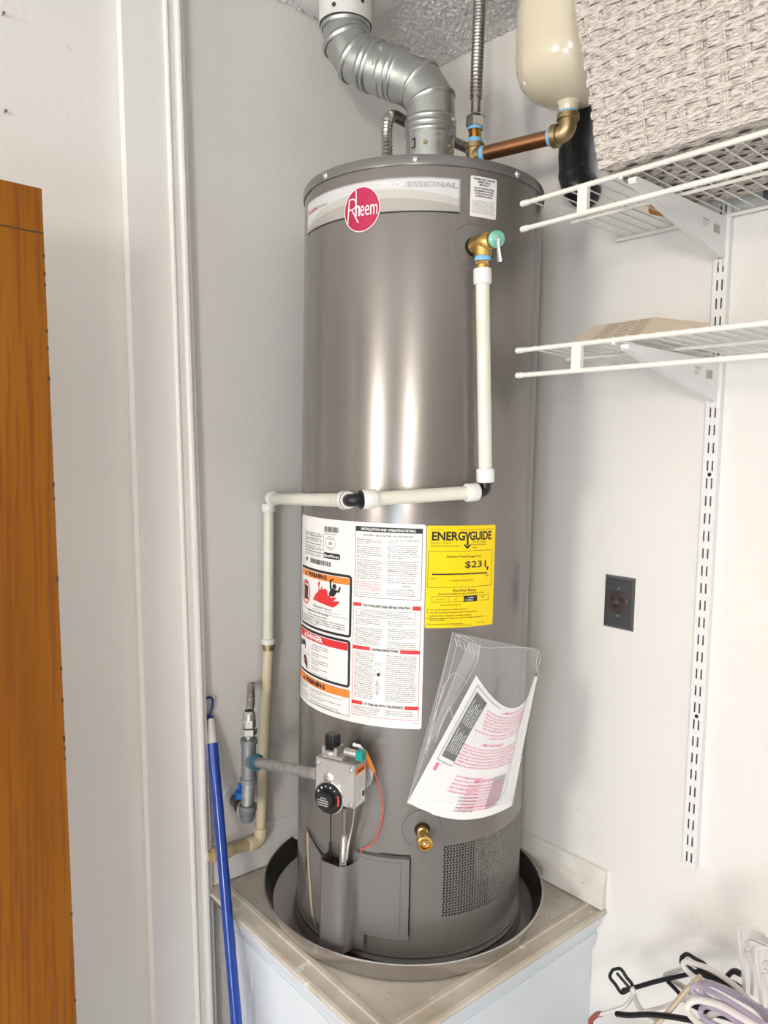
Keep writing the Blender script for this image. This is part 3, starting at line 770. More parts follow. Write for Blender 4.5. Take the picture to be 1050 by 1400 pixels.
for k, s in enumerate(('Rheem Sales Company, Inc.', 'Model PRO40-36N', '(40P2)')): text(mb, mp, s, .1060, -.1580-.0052*k, .0030, (.031,.028,.009)[k])
frame(mb, mp, .0235, -.2376, .1495, -.1723, .0006)
text(mb, mp, 'Estimated Yearly Energy Cost', .0905, -.1842, .0042, .067, 'C', bold=.01)
text(mb, mp, '$231', .0920, -.2027, .0117, .0438, bold=.012, res=3)
poly(mb, mp, [(.1362,-.2027),(.1428,-.2027),(.1395,-.2108)][::-1])
rect(mb, mp, .0316, -.2150, .1382, -.2126)
for x in (.0316,.0620,.0880,.1140,.1400): rect(mb, mp, x, -.2175, x+.0005, -.2100 if x < .04 else -.2140, 1)
text(mb, mp, '$179', .0295, -.2227, .0030, .010); text(mb, mp, '$245', .1350, -.2207, .0030, .007); text(mb, mp, 'Cost Range of Similar Models', .0860, -.2266, .0030, .046, 'C')
text(mb, mp, 'First Hour Rating', .0930, -.2456, .0050, .045, 'C', bold=.01); text(mb, mp, '(How much hot water you get in the first hour of use)', .0885, -.2505, .0032, .090, 'C', bold=.01)
frame(mb, mp, .0316, -.2637, .1440, -.2535, .0005); rect(mb, mp, .0620, -.2637, .0625, -.2535, 1); rect(mb, mp, .0910, -.2645, .1185, -.2535)
text(mb, mp, 'very small', .0460, -.2600, .0026, .015, 'C'); text(mb, mp, 'low', .0760, -.2600, .0028, .006, 'C'); text(mb, mp, 'high', .1310, -.2580, .0028, .006, 'C')
mb.use('white'); text(mb, m3, 'medium', .1055, -.2583, .0028, .012, 'C', bold=.02); text(mb, m3, '51 Gallons', .1020, -.2625, .0028, .016, 'C', bold=.02); mb.use('ink')
text(mb, mp, 'Estimated Yearly Energy Use', .0480, -.2703, .0030, .038)
for k, (s, w_) in enumerate((('Your cost will depend on your utility rates and use.', .072), ('Cost range based only on standard models of natural gas with a', .092), ('medium first hour rating (51 to less than 75 gallons).', .080), ('Estimated energy cost is based on a national average natural gas cost', .107), ('of $1.09 per therm.', .030))):
    z = (-.2785, -.2836, -.2895, -.2940, -.2973)[k]; text(mb, mp, s, .0280, z, .0028, w_, bold=.01)
    if k in (0,1,3): disc(mb, mp, .0245, z+.0012, .0010, None, 8)
text(mb, mp, 'For more information, visit www.ftc.gov/energy', .0270, -.3045, .0028, .064, bold=.01); disc(mb, mp, .0240, -.3033, .0010, None, 8)
text(mb, mp, 'www.ftc.gov/energy', .0730, -.3080, .0026, .034); text(mb, mp, 'AP15-232', .1200, -.3045, .0022, .016)
mb.build('energy_print', None, yl, smooth=0)

# ---- access doors at the bottom, channel cover
def cpatch(mb, u0, u1, z0, z1, off, back=0.0, n=10, top=None):
    vs = []; top = top or (lambda u: z1)
    for i in range(n+1):
        u = u0+(u1-u0)*i/n
        vs += [cp(u, z0, back), cp(u, z0+.002, off), cp(u, top(u)-.002, off), cp(u, top(u), back)]
    fs = []
    for i in range(n):
        for k in range(3): fs.append((4*i+k, 4*i+4+k, 4*i+5+k, 4*i+1+k))
    fs += [(0,1,2,3), (4*n,4*n+3,4*n+2,4*n+1)]
    mb.add(vs, fs); return mb
ad = cpatch(MB(), -.1000, .0035, -.8900, -.7330, .0085, .0003).build('access_door', 'jacketflat', WH, smooth=35)
mb = MB(); cpatch(mb, -.0880, -.0120, -.8820, -.7405, .0100, .0080); mb.build('door_press', 'jacketflat', ad)
mb = MB(); rsheet(mb, lay(.0006), .0030, -.8830, .0062, -.7350, .0005, 2); rsheet(mb, lay(.0006), -.0500, -.7345, .0050, -.7305, .0005, 4); mb.build('door_gap', 'dark', ad)
ld = cpatch(MB(), -.2350, -.1480, -.9150, -.7420, .0035, .0003, 10, lambda u: -.7420-.028*(u+.237)/.087).build('access_door', 'jacketflat', WH, smooth=35)
mb = MB(); 
rsheet(mb, lay(.0009), -.2375, -.9220, -.2365, -.7480, .0005, 2); 
vs = [cp(u*.955+.003+(.004 if i_ > 3 and i_ < 8 else 0), z, .0042) for i_, (u, z) in enumerate(((-.2465,-.7480),(-.2400,-.7400),(-.2370,-.7600),(-.2350,-.8000),(-.2200,-.9050),(-.2110,-.9180),(-.2080,-.9280),(-.2140,-.9230),(-.2240,-.9000),(-.2410,-.8150),(-.2440,-.7800)))]
mb2 = MB().add(vs, [tuple(range(len(vs)))]); mb2.build('insulation_strip', 'tape', ld, smooth=0)
MB().add([cp(u+.006, z, .0046) for u, z in ((-.2400,-.8000),(-.2365,-.8000),(-.2350,-.8250),(-.2390,-.8250))]+[cp(u+.006, z, .0046) for u, z in ((-.2470,-.7600),(-.2440,-.7700),(-.2420,-.8150),(-.2440,-.8150))], [(0,1,2,3),(4,5,6,7)]).build('strip_gap', 'dark', ld, smooth=0)
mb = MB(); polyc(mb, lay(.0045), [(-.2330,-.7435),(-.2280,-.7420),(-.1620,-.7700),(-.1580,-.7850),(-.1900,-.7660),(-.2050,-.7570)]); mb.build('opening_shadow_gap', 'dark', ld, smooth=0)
# channel cover: u-shaped box standing proud with an open top
uc = -.1250; ang = AC+uc/RH
nr = Vector((math.cos(ang), math.sin(ang), 0)); tg = Vector((-math.sin(ang), math.cos(ang), 0))
def loc(a, d, z): return nr*(RH+d)+tg*a+Vector((0,0,z))
hw, dp = .0310, .042
pro = [(-hw-.006,.000),(-hw-.002,.006),(-hw,.012),(-hw,dp-.014),(-hw+.004,dp-.005),(-hw+.012,dp),(hw-.012,dp),(hw-.004,dp-.005),(hw,dp-.014),(hw+.002,.014),(hw+.010,.006),(hw+.020,.004)]
zt_, zb_ = -.7520, -.9200
mb = MB(); n = len(pro); ins = []
for i, (a, d) in enumerate(pro):
    ins.append((a*(1-.05), d-.0022))
vs = []
for (a, d), (a2, d2) in zip(pro, ins):
    ztt = zt_+(.012 if d < .01 else 0)
    vs += [loc(a, d, zb_+.004), loc(a, d, ztt), loc(a2, d2, ztt), loc(a2, d2, zb_+.004), loc(a*.9, d*.9 if d > .01 else d, zb_)]
fs = []
for i in range(n-1):
    for k in range(3): fs.append((5*i+k, 5*i+5+k, 5*i+6+k, 5*i+1+k))
    fs.append((5*i, 5*i+4, 5*i+9, 5*i+5))
fs.append(tuple(5*i+4 for i in range(n)))
mb.add(vs, fs); ch = mb.build('channel_cover', 'jacketflat', WH, smooth=40)
mb = MB(); poly(mb, lambda a, d: loc(a, d, zt_-.012), [(-hw*.9,.001),(-hw*.9,dp-.012),(-hw+.013,dp-.004),(hw-.013,dp-.004),(hw*.9,dp-.012),(hw*.9,.001)]); mb.build('channel_inside', 'dark', ch, smooth=0)

# ---- gas control valve
GV = thing('gas_valve', 'square cast metal gas control valve with black dial on the heater front', 'valve')
ga = AC+R(-25); gn = Vector((math.cos(ga), math.sin(ga), 0)); gt = Vector((-math.sin(ga), math.cos(ga), 0))
def G(a, d, z): return gn*d+gt*a+Vector((0,0,z))   # a right, d radius, z
gz1, gz0 = -.5410, -.6190; W2 = .0400; RF = .310; RB = .270
def chamf(mb, a0, a1, d0, d1, z0, z1, c=.002):
    # box with a chamfered front face (d1)
    o = [G(a0,d0,z0),G(a1,d0,z0),G(a1,d0,z1),G(a0,d0,z1)]; mdl = [G(a0,d1-c,z0),G(a1,d1-c,z0),G(a1,d1-c,z1),G(a0,d1-c,z1)]
    f = [G(a0+c,d1,z0+c),G(a1-c,d1,z0+c),G(a1-c,d1,z1-c),G(a0+c,d1,z1-c)]
    mb.add(o+mdl+f, [(3,2,1,0)]+[(k,(k+1)%4,4+(k+1)%4,4+k) for k in range(4)]+[(4+k,4+(k+1)%4,8+(k+1)%4,8+k) for k in range(4)]+[(8,9,10,11)])
mb = MB(); chamf(mb, -W2, W2, RB, RF, gz0, gz1); mb.build('valve_body', 'valvebody', GV, smooth=0)
MB().lathe([(.034,0),(.034,.003),(.024,.006),(.024,RB-RH+.002)], cp(0,0)*0+G(0.004,RH+.0003,-.585), gn, 32).build('mounting_shank', 'valvebody', GV)
for a, z in ((-.034,-.549),(.034,-.549),(-.034,-.611),(.034,-.611)):
    MB().lathe([(.0048,0),(.0048,.0015),(.0035,.0030),(.0022,.0032),(.0018,.0018),(.0001,.0018)], G(a, RF, z), gn, 16).build('screw', 'nickel', GV)
MB().lathe([(.0105,0),(.0105,.0015),(.0090,.0022),(.0090,.0030),(.0080,.0034),(.0001,.0034)], G(-.0120, RF, -.5740), gn, 24).build('plug', 'nickel', GV)
MB().tube([G(.010,RF,-.582), G(.010,RF+.0015,-.582)], .003, 3).build('pointer_mark', 'white', GV)
dz, da_ = -.6070, -.0085
dl = MB().use('chrome').lathe([(.0295,0),(.0295,.003),(.0275,.0045)], G(da_, RF, dz), gn, 40).use('black').lathe([(.0275,.0035),(.0275,.0075),(.0262,.0088),(.0001,.0088)], G(da_, RF, dz), gn, 40).build('dial', None, GV)
MB().lathe([(.0165,0),(.0160,.010),(.0145,.0120),(.0001,.0120)], G(da_-.002, RF+.0088, dz-.001), gn, 32).build('dial_grip', 'black', dl)
mb = MB().use('white'); mpd = lambda a, b: G(da_+a, RF+.0092, dz+b)
for k in range(7):
    q = R(150-25*k); 
    mb.use('white' if k < 5 else 'redtip'); disc(mb, mpd, .0218*math.cos(q), .0218*math.sin(q), .0018 if k != 3 else .0026, None, 3 if k > 1 else 6, q)
mb.use('redwire'); 
for k in range(4): q = R(18-12*k); disc(mb, mpd, .0222*math.cos(q), .0222*math.sin(q), .0022, None, 6)
mb.use('white'); mpe = lambda a, b: G(da_-.002+a, RF+.0214, dz-.001+b)
for k, s in enumerate(('CAUTION','HOTTER WATER','INCREASES RISK','OF SCALD INJURY')): text(mb, mpe, s, 0, .0055-.0042*k, .0022, (.012,.021,.023,.021)[k], 'C', bold=.02)
mb.build('dial_marks', None, dl, smooth=0)
# side sticker on the right side of the body
mps = lambda a, b: G(W2+.0004, RF-.003-a, b)
mb = MB(); poly(mb, mps, [(.0,-.6160),(.034,-.6160),(.034,-.5480),(.0,-.5480)])
ss = mb.build('side_sticker', 'paper', GV, smooth=0)
mps2 = lambda a, b: G(W2+.0008, RF-.003-a, b)
mb = MB().use('orange'); rect(mb, mps2, 0, -.5600, .034, -.5480, 2); mb.use('ink'); text(mb, lambda a, b: G(W2+.0011, RF-.003-a, b), 'WARNING', .017, -.5565, .0050, .024, 'C', bold=.03)
para(mb, mps2, .0020, -.5640, .030, .0036, 8, 18, seed=41); para(mb, mps2, .0020, -.5950, .018, .0036, 5, 10, seed=42); rect(mb, mps2, .024, -.6060, .032, -.5960, 1)
mb.build('sticker_print', None, ss, smooth=0)
# top: bracket, black knob, igniter
mb = MB()
chamf(mb, -.030, .012, .272, .306, gz1, gz1+.006)
chamf(mb, -.032, -.026, .276, .304, gz1+.004, gz1+.018); chamf(mb, -.007, -.001, .276, .304, gz1+.004, gz1+.020)
mb.lathe([(.015,0),(.015,.006),(.012,.008)], G(-.017,.290,gz1+.006), (0,0,1), 24)
mb.build('knob_bracket', 'valvebody', GV, smooth=30)
mb = MB().lathe([(.0110,0),(.0110,.012),(.0122,.014),(.0122,.026),(.0105,.029),(.0001,.029)], G(-.017,.290,gz1+.012), (0,0,1), 24)
for k in range(10):
    q = 2*PI*k/10; c_ = G(-.017,.290,gz1+.024)+Vector((.0118*math.cos(q), .0118*math.sin(q), 0)); mb.box(c_.x-.0015, c_.x+.0015, c_.y-.0015, c_.y+.0015, c_.z-.010, c_.z+.015)
mb.build('control_knob', 'black', GV)
MB().tube([G(.008,.288,gz1+.012), G(.040,.288,gz1+.012)], .0070, 16).build('igniter_barrel', 'valvebody', GV)
MB().box(0,1,0,1,0,1, lambda a,b,c: G(.033+.013*a, .281+.015*b, gz1+.004+.016*c)).build('teal_fitting', 'teal', GV, smooth=0)
# orange sleeve connector and red wire arching to the channel
p0 = G(.020,.262,gz1+.022); 
c1 = cyl(489,1017,.262); c2 = cyl(497,1026,.262); c3 = cyl(505,1042,.262); c4 = cyl(512,1056,.258)
MB().tube([p0, cyl(482,1020,.262), c1], .0055, 12).build('cable_plug', 'black', GV)
MB().tube([cyl(483,1018,.268), cyl(491,1020,.268), cyl(496,1026,.268)], .0035, 8).build('white_tab', 'white', GV)
MB().tube([c1, c2], [.006,.0062], 12).build('plug_collar', 'black', GV)
MB().tube([c2, c3, c4], [.0052,.0048,.0026], 12).build('orange_sleeve', 'orangeplastic', GV)
w_ = smoothpath([c4, cyl(520,1082,.250), cyl(524,1105,.245), cyl(520,1130,.243), cyl(511,1152,.243), cyl(498,1160,.246), cyl(494,1161,.246), cyl(494,1168,.243)], 6)
MB().tube(w_, .0011, 6).build('red_wire', 'redwire', GV)
# tubes down into the channel
def Z(x, y, r): return cyl(x, y, r)
MB().tube([Z(471,1103,.280), Z(471,1142,.262)], .0052, 12).build('burner_tube', 'blackm' if False else 'stain', GV)
corrug([Z(471,1138,.262), Z(470,1162,.259), Z(468,1196,.256)], .0058, .0048, .22).build('flex_sleeve', 'nickel', GV)
MB().tube(smoothpath([Z(452,1110,.280), Z(452,1150,.264), Z(452,1196,.258)], 4), .0013, 6).build('sensor_tube', 'dark', GV)
MB().tube(smoothpath([Z(485,1104,.276), Z(482,1128,.266), Z(476,1160,.260), Z(473,1190,.257)], 5), .0019, 8).build('pilot_tube', 'chrome', GV)

# ---- gas supply: tee, nipple, elbow, stop valve, flex end
GS = thing('gas_supply_pipe', 'galvanised gas pipe with grey tee running to the control valve on the heater', 'pipe')
inlet = G(-W2-.0003, .292, -.5800)
tee = at(340, 1040, 1, .165)
tee = Vector((tee.x, tee.y, tee.z))
MB().tube([inlet, inlet.lerp(tee, .06)], .0128, 8).build('inlet_nut', 'valvebody', GS, smooth=30)
MB().tube([inlet.lerp(tee,.05), tee], .0108, 20).build('supply_nipple', 'pipegalv', GS)
dirT = (inlet-tee).normalized()
MB().tube([tee+dirT*.014, tee+dirT*.022, tee+dirT*.034, tee+dirT*.036], [.0150,.0166,.0160,.012], 20).build('thread_dope', 'bluedope', GS)
mb = MB(); mb.tube([tee-Vector((0,0,.046)), tee-Vector((0,0,.036)), tee-Vector((0,0,.035)), tee+Vector((0,0,.035)), tee+Vector((0,0,.036)), tee+Vector((0,0,.046))], [.0172,.0172,.0148,.0148,.0172,.0172], 24)
mb.tube([tee, tee+dirT*.016, tee+dirT*.017, tee+dirT*.028], [.0140,.0145,.0165,.0165], 24); mb.build('tee', 'castgalv', GS, smooth=40)
top = tee+Vector((0,0,.046))
MB().lathe([(.0085,0),(.0085,.014)], top, (0,0,1), 16).build('flare_stub', 'nickel', GS)
MB().hexnut(top+Vector((0,0,.008)), (0,0,1), .0165, .014).build('hex_nut', 'nickel', GS, smooth=20)
MB().hexnut(top+Vector((0,0,.024)), (0,0,1), .0140, .016).lathe([(.0135,.016),(.0125,.030),(.009,.034)], top+Vector((0,0,.024)), (0,0,1), 16).build('flare_nut', 'nickel', GS, smooth=20)
f0 = top+Vector((0,0,.056)); f3 = at(343, 960, 1, .20)
dh_ = ray(344,960); dh_.z = 0; dh_.normalize()
fl_ = smoothpath([f0, f0.lerp(f3,.45), f3, f3+dh_*.022+Vector((0,0,.008)), f3+dh_*((YW-.001-f3.y)/dh_.y)+Vector((0,0,.002))], 7)
corrug(fl_, .0078, .0050, .10).build('flex_connector', 'stain', GS)
low = at(336, 1110, 1, .165); low.x = tee.x-.002
MB().tube([tee-Vector((0,0,.045)), Vector((low.x, low.y, low.z+.010))], .0130, 20).build('drip_nipple', 'pipegalv', GS)
mb = MB().lathe([(.0001,-.022),(.0120,-.020),(.0155,-.012),(.0165,0),(.0190,.004),(.0190,.014),(.0150,.015)], low, (0,0,1), 24)
vdir = (Vector((at(322,1092,1,YW).x, YW, at(322,1092,1,YW).z))-low).normalized()
mb.tube([low, low+vdir*.02, low+vdir*.021, low+vdir*.030], [.0150,.0155,.0175,.0175], 20); mb.build('elbow', 'castgalv', GS, smooth=40)
wl = low+vdir*((YW-low.y)/vdir.y)
corrug([low+vdir*.028, low+vdir*.055], .0105, .0055, .08).build('threaded_nipple', 'nickel', GS)
MB().tube([low+vdir*.052, low+vdir*.058, low+vdir*.059, wl-vdir*.004], [.013,.0175,.015,.014], 12).build('stop_cock_body', 'bronze', GS, smooth=30)
lv = low+vdir*.070
MB().tube([lv+Vector((0,0,.010)), lv+Vector((0,0,.030)), lv+Vector((0,0,.031))], [.013,.0145,.012], 8).box(lv.x-.006, lv.x+.010, lv.y-.004, lv.y+.004, lv.z+.030, lv.z+.048).build('blue_lever', 'bluebright', GS, smooth=20)
MB().lathe([(.036,.0),(.034,.003),(.016,.0045),(.014,.0)], (wl.x, YW, wl.z), (0,-1,0), 32).build('wall_plate', 'whitepipe', GS)

# ---- drain cock
DC = thing('drain_cock', 'brass drain valve low on the front of the water heater', 'valve')
c = cp(.0250, -.6812); nn = Vector((c.x, c.y, 0)).normalized(); nd = (nn+Vector((0,0,-.12))).normalized()
MB().lathe([(.0105,-.004),(.0105,.012),(.0085,.013),(.0085,.020),(.0105,.021),(.0105,.030),(.0090,.032)], c, nd, 20).build('body', 'brass', DC, smooth=30)
MB().lathe([(.0090,.030),(.0138,.031),(.0142,.033),(.0142,.044),(.0125,.0455),(.0100,.0455),(.0090,.040),(.0065,.040),(.0060,.0425),(.0030,.0425),(.0026,.041),(.0001,.041)], c, nd, 28).build('outlet', 'brass', DC, smooth=30)
MB().sphere(c+nd*.0425, .0035, 12, 6, nd).build('spindle', 'chrome', DC)

# ---- temperature and pressure relief valve and its discharge pipe
TV = thing('relief_valve', 'brass relief valve with green tag and steel lever at upper right of the heater', 'valve')
tc_ = cp(.0905, .3555); tn = Vector((tc_.x, tc_.y, 0)).normalized(); tt = Vector((-tn.y, tn.x, 0))
hub = tc_+tn*.030+tt*.004
MB().tube([tc_-tn*.004, tc_+tn*.010, tc_+tn*.011, tc_+tn*.020, hub], [.0125,.0125,.0150,.0150,.0135], 24).build('inlet', 'brass', TV, smooth=40)
tagp = cyl(678.5,327,.290); up_ = (tagp-hub).normalized(); camd = (CAM-tagp).normalized()
mb = MB(); mb.tube([hub-up_*.014, hub, hub+up_*.012, hub+up_*.017], [.0120,.0165,.0160,.0135], 24); mb.tube([hub, hub-Vector((0,0,.022)), hub-Vector((0,0,.0225))], [.0150,.0150,.0135], 24)
mb.build('valve_body', 'brass', TV, smooth=40)
MB().lathe([(.0001,.0),(.0135,0),(.0140,.0012),(.0140,.0030),(.0125,.0040),(.0001,.0042)], tagp-camd*.002, (camd*.85+up_*.45).normalized(), 32).build('tag', 'green', TV)
tagc = tagp+camd*.002
MB().tube([tagc, tagc+camd*.006], .0026, 10).build('rivet', 'chrome', TV)
la = tagc+camd*.005+tt*.003; lb = la+Vector((0,0,-.036))+tt*.005
MB().tube([la+Vector((0,0,.002)), la+Vector((0,0,-.006)), lb], [.0030,.0034,.0052], 8, flat=.45).build('lever', 'chrome', TV, smooth=20)
MB().lathe([(.0135,-.0300),(.0138,-.0290),(.0138,-.0240),(.0130,-.0215)], hub, (0,0,1), 24).build('thread_seal', 'bluetape', TV)
MB().lathe([(.0105,-.046),(.0105,-.034)], hub, (0,0,1), 20).hexnut(hub-Vector((0,0,.036)), (0,0,1), .0128, .007).lathe([(.0138,-.046),(.0115,-.0440),(.0105,-.042)], hub, (0,0,1), 20).build('brass_adapter', 'brass', TV, smooth=30)

DP = thing('discharge_pipe', 'milky plastic discharge pipe from the relief valve across the heater to the left wall', 'pipe')
zA = hub.z-.046
pA = Vector((hub.x, hub.y, zA)); 
rr = math.hypot(pA.x, pA.y)
c0 = cyl(664, 676, rr); pB = Vector((pA.x, pA.y, -.066))
qx = cyl(664, 672, rr); pB = Vector((qx.x, qx.y, qx.z))
pC = cyl(481, 684, .356); 
YD = .262
pD = at(368, 682, 1, YD)
pE = at(367, 880, 1, YD)
def seg(a, b, r, nm, mt, n=20): return MB().tube([a, b], r, n).build(nm, mt, DP)
def ringp(a, d, nm='crimp_ring', L=.024, r=.0158):   # white PEX ring: starts at a along unit d
    return MB().tube([a, a+d*.002, a+d*(L-.002), a+d*L], [r*.93, r, r, r*.90], 20).build(nm, 'pexring', DP, smooth=40)
dn = (pB-pA).normalized()
ringp(pA+Vector((0,0,.004)), dn, L=.026, r=.0155); seg(pA+dn*.02, pB-dn*.015, .0118, 'riser', 'pex'); ringp(pB-dn*.040, dn, L=.024)
d1 = (pC-pB).normalized(); d2 = (pD-pC).normalized()
def elbow(a, da, b, db, nm='elbow', r=.0095):   # black fitting between two pipes meeting at a corner
    mid = a
    return MB().tube([a-da*.018, a-da*.010]+bez(a-da*.010, a, a+db*.010, 5)[1:]+[a+db*.018], r, 16).tube([a-da*.0165, a-da*.0145], r*1.5, 16).tube([a+db*.0145, a+db*.0165], r*1.5, 16).build(nm, 'black', DP, smooth=40)
elbow(pB, dn, None, d1)
ringp(pB+d1*.016, d1); seg(pB+d1*.02, pC-d1*.02, .0118, 'cross_pipe', 'pex'); ringp(pC-d1*.042, d1, L=.026)
elbow(pC, d1, None, d2, r=.0105)
ringp(pC+d2*.014, d2, L=.022); seg(pC+d2*.02, pD-d2*.02, .0118, 'cross_pipe', 'pex'); ringp(pD-d2*.030, d2, L=.016)
d3 = (pE-pD).normalized()
elbow(pD, d2, None, d3)
ringp(pD+d3*.010, d3, L=.018); seg(pD+d3*.02, pE, .0118, 'drop_pipe', 'pex')
MB().tube([pE-d3*.012, pE-d3*.010, pE, pE+d3*.002], [.013,.0155,.0155,.012], 16).build('crimp_ring', 'pexring', DP)
MB().tube([pE, pE+d3*.006, pE+d3*.007, pE+d3*.014], [.0150,.0150,.0128,.0128], 16).build('brass_coupling', 'brassdull', DP)
pF = at(356, 1150, 1, YD); pGx = at(282, 1172, 1, YD)
seg(pE+d3*.012, pF-Vector((0,0,-.004)), .0112, 'lower_drop_pipe', 'cpvc')
d4 = (pGx-pF).normalized(); d3b = (pF-pE).normalized()
MB().tube([pF-d3b*.032, pF-d3b*.030, pF-d3b*.018]+bez(pF-d3b*.018, pF, pF+d4*.018, 6)[1:]+[pF+d4*.030, pF+d4*.032], [.0135,.0150]+[.0150]*7+[.0150,.0135], 20).build('elbow', 'cpvc', DP, smooth=40)
seg(pF+d4*.025, pGx, .0118, 'outlet_pipe', 'cpvcold')
MB().tube([pF+d4*.075, pF+d4*.0755, pF+d4*.12, pF+d4*.1205], [.0120,.0145,.0145,.0120], 20).build('coupling', 'cpvcold', DP)

# ================================================================== FLUE
FL = thing('flue_duct', 'galvanised vent duct elbowing from the heater top to the ceiling', 'duct')
a2 = Vector((.008,-.008)); b2 = Vector((-.085,.153))
def FP(t, z): q = a2.lerp(b2, t); return Vector((q.x, q.y, z))
FR = .0490
rings_t = []
pts = [FP(0,.5065), FP(0,.628), FP(0,.652), FP(.005,.692), FP(.13,.728), FP(.36,.752), FP(.50,.7625), FP(.66,.777), FP(.86,.797), FP(.985,.832), FP(1,.862), FP(1,.885)]
mats_ = ['galv']*12
def duct(i0, i1, nm, r0=FR, beads=()):
    sub = pts[i0:i1+1]; mb = MB().tube(sub, r0, 40, cap=False)
    o = mb.build(nm, 'galv', FL, smooth=8)
    me = o.data; 
    me.polygons.foreach_set('use_smooth', [True]*len(me.polygons)); me.set_sharp_from_angle(angle=R(14))
    return o
def bead(p, d, r=FR, h=.0022, nm='bead'):
    d = Vector(d).normalized()
    return MB().lathe([(r-.0005,-.006),(r+.0005,-.004),(r+h,-.0015),(r+h,.0015),(r+.0005,.004),(r-.0005,.006)], p, d, 40).build(nm, 'galv', FL, smooth=60)
duct(0, 1, 'draft_collar', FR*.985)
duct(1, 6, 'lower_elbow'); duct(6, 11, 'upper_elbow', FR*.975)
for i in (1, 2, 3, 4, 5, 7, 8, 9, 10):
    d = (pts[i+1]-pts[i]).normalized()+(pts[i]-pts[i-1]).normalized()
    bead(pts[i], d)
    if i in (1, 5, 7, 10): bead(pts[i]+d.normalized()*.012, d, h=.002)
bead(pts[6], pts[7]-pts[5], FR, .0008, 'slip_edge')
# collar details
for aa, zz, nm, mt in ((-.75,.600,'slot_tab','dark'),(.30,.607,'slot_tab','dark')):
    ang_ = AC+aa; n_ = Vector((math.cos(ang_), math.sin(ang_), 0)); s_ = Vector((-n_.y, n_.x, 0)); c_ = FP(0,zz)+n_*(FR*.985+.0004)
    MB().box(-.004,.004,-.0004,.0006,-.009,-.007, lambda a,b,c: c_+s_*a+n_*b+Vector((0,0,c))).box(-.004,.004,-.0004,.0006,.007,.009, lambda a,b,c: c_+s_*a+n_*b+Vector((0,0,c))).box(.003,.005,-.0004,.0006,-.009,.009, lambda a,b,c: c_+s_*a+n_*b+Vector((0,0,c))).build('slot_tab', 'dark' if aa < 0 else 'pipegalv', FL, smooth=0)
for ang_, p_ in ((AC-.2, FP(0,.598)), (AC+.9, FP(0,.598))):
    n_ = Vector((math.cos(ang_), math.sin(ang_), 0)); MB().hexnut(p_+n_*FR*.98, n_, .0045, .004).build('screw', 'brassdull', FL, smooth=20)
dm = (pts[7]-pts[6]).normalized(); side = Vector((0,0,1))-dm*dm.z; side.normalize(); frn = dm.cross(side); frn = frn if frn.dot(CAM-pts[6]) > 0 else -frn
for w1_, al in ((.5,.012),(.9,.016),(-.2,.014),(.75,-.014)):
    n_ = (side*w1_+frn*math.sqrt(max(.01,1-w1_*w1_))).normalized(); MB().hexnut(pts[6]+dm*al+n_*FR*.98, n_, .0032, .003).build('screw', 'chrome', FL, smooth=20)
# small paper sticker on the lower elbow
q0 = pts[4].lerp(pts[5], .45); dd = (pts[5]-pts[4]).normalized(); sd = Vector((0,0,1))-dd*dd.z; sd.normalize(); fn = dd.cross(sd); fn = fn if fn.dot(CAM-q0) > 0 else -fn
def stk(a, b):
    th = 1.02+b/FR; return q0+dd*(-a)+(sd*math.sin(th)+fn*math.cos(th))*(FR+.0007)
mb = MB().use('paper'); rect(mb, stk, -.015, -.009, .015, .009, 3)
mb.use('ink'); text(mb, lambda a, b: stk(a,b)+(sd*.6+fn*.6)*.0005, 'INSTALL', 0, .002, .0030, .022, 'C', bold=.03); text(mb, lambda a, b: stk(a,b)+(sd*.6+fn*.6)*.0005, 'ELBOW', 0, -.005, .0038, .020, 'C', bold=.03)
mb.build('paper_sticker', None, FL, smooth=0)
# ceiling end
CV = thing('ceiling_vent_collar', 'white painted vent pipe with round flange on the popcorn ceiling', 'vent')
MB().lathe([(.0535,-.080),(.0540,-.080),(.0545,-.0300),(.0545,.0)], (b2.x,b2.y,ZC), (0,0,1), 40).build('pipe_sleeve', 'whitepipe', CV, smooth=40)
MB().lathe([(.0001,-.0005),(.118,-.0005),(.119,-.0065),(.116,-.010),(.102,-.0120),(.098,-.0180),(.080,-.0230),(.060,-.0260),(.0555,-.0270)], (b2.x,b2.y,ZC), (0,0,1), 64).build('flange', 'trim', CV, smooth=40)
for ang_, z_ in ((AC-.35,.880),(AC+.75,.893),(AC+.95,.925)):
    n_ = Vector((math.cos(ang_), math.sin(ang_), 0)); MB().lathe([(.0045,0),(.004,.002),(.0001,.0026)], Vector((b2.x,b2.y,z_))+n_*.0538, n_, 12).build('rivet', 'bronze', CV)
for q in range(5):
    a_ = 2*PI*q/5+1.1; MB().lathe([(.004,0),(.0035,-.003),(.0001,-.004)], (b2.x+.109*math.cos(a_), b2.y+.109*math.sin(a_), ZC-.0100), (0,0,1), 12).build('screw', 'white', CV)

# ================================================================== WATER CONNECTIONS
HF = thing('hot_water_flex', 'corrugated steel water connector bending behind the vent duct left side', 'pipe')
h0 = Vector((-.055,.050,.5065))
hp = smoothpath([h0, Vector((-.055,.050,.60)), Vector((-.055,.052,.636)), Vector((-.046,.058,.664)), Vector((-.016,.076,.685)), Vector((.035,.092,.692)), Vector((.10,.094,.694)), Vector((.19,.100,.694)), Vector((XW-.002,.105,.694))], 8)
corrug(hp, .0108, .0072, .10).build('corrugated_tube', 'stain', HF)
CW = thing('cold_water_riser', 'corrugated steel water connector rising from the brass tee to the ceiling', 'pipe')
tx = Vector((.073,-.068,.598))
MB().tube([Vector((.073,-.068,.5065)), tx], .0105, 16).build('nipple', 'brassdull', CW)
mb = MB().lathe([(.0155,-.030),(.0165,-.018),(.0175,.004),(.0195,.005),(.0195,.014),(.0165,.016)], tx, (0,0,1), 28)
eb = Vector((.0975,-.232,.590)); dcp = (eb-tx).normalized()
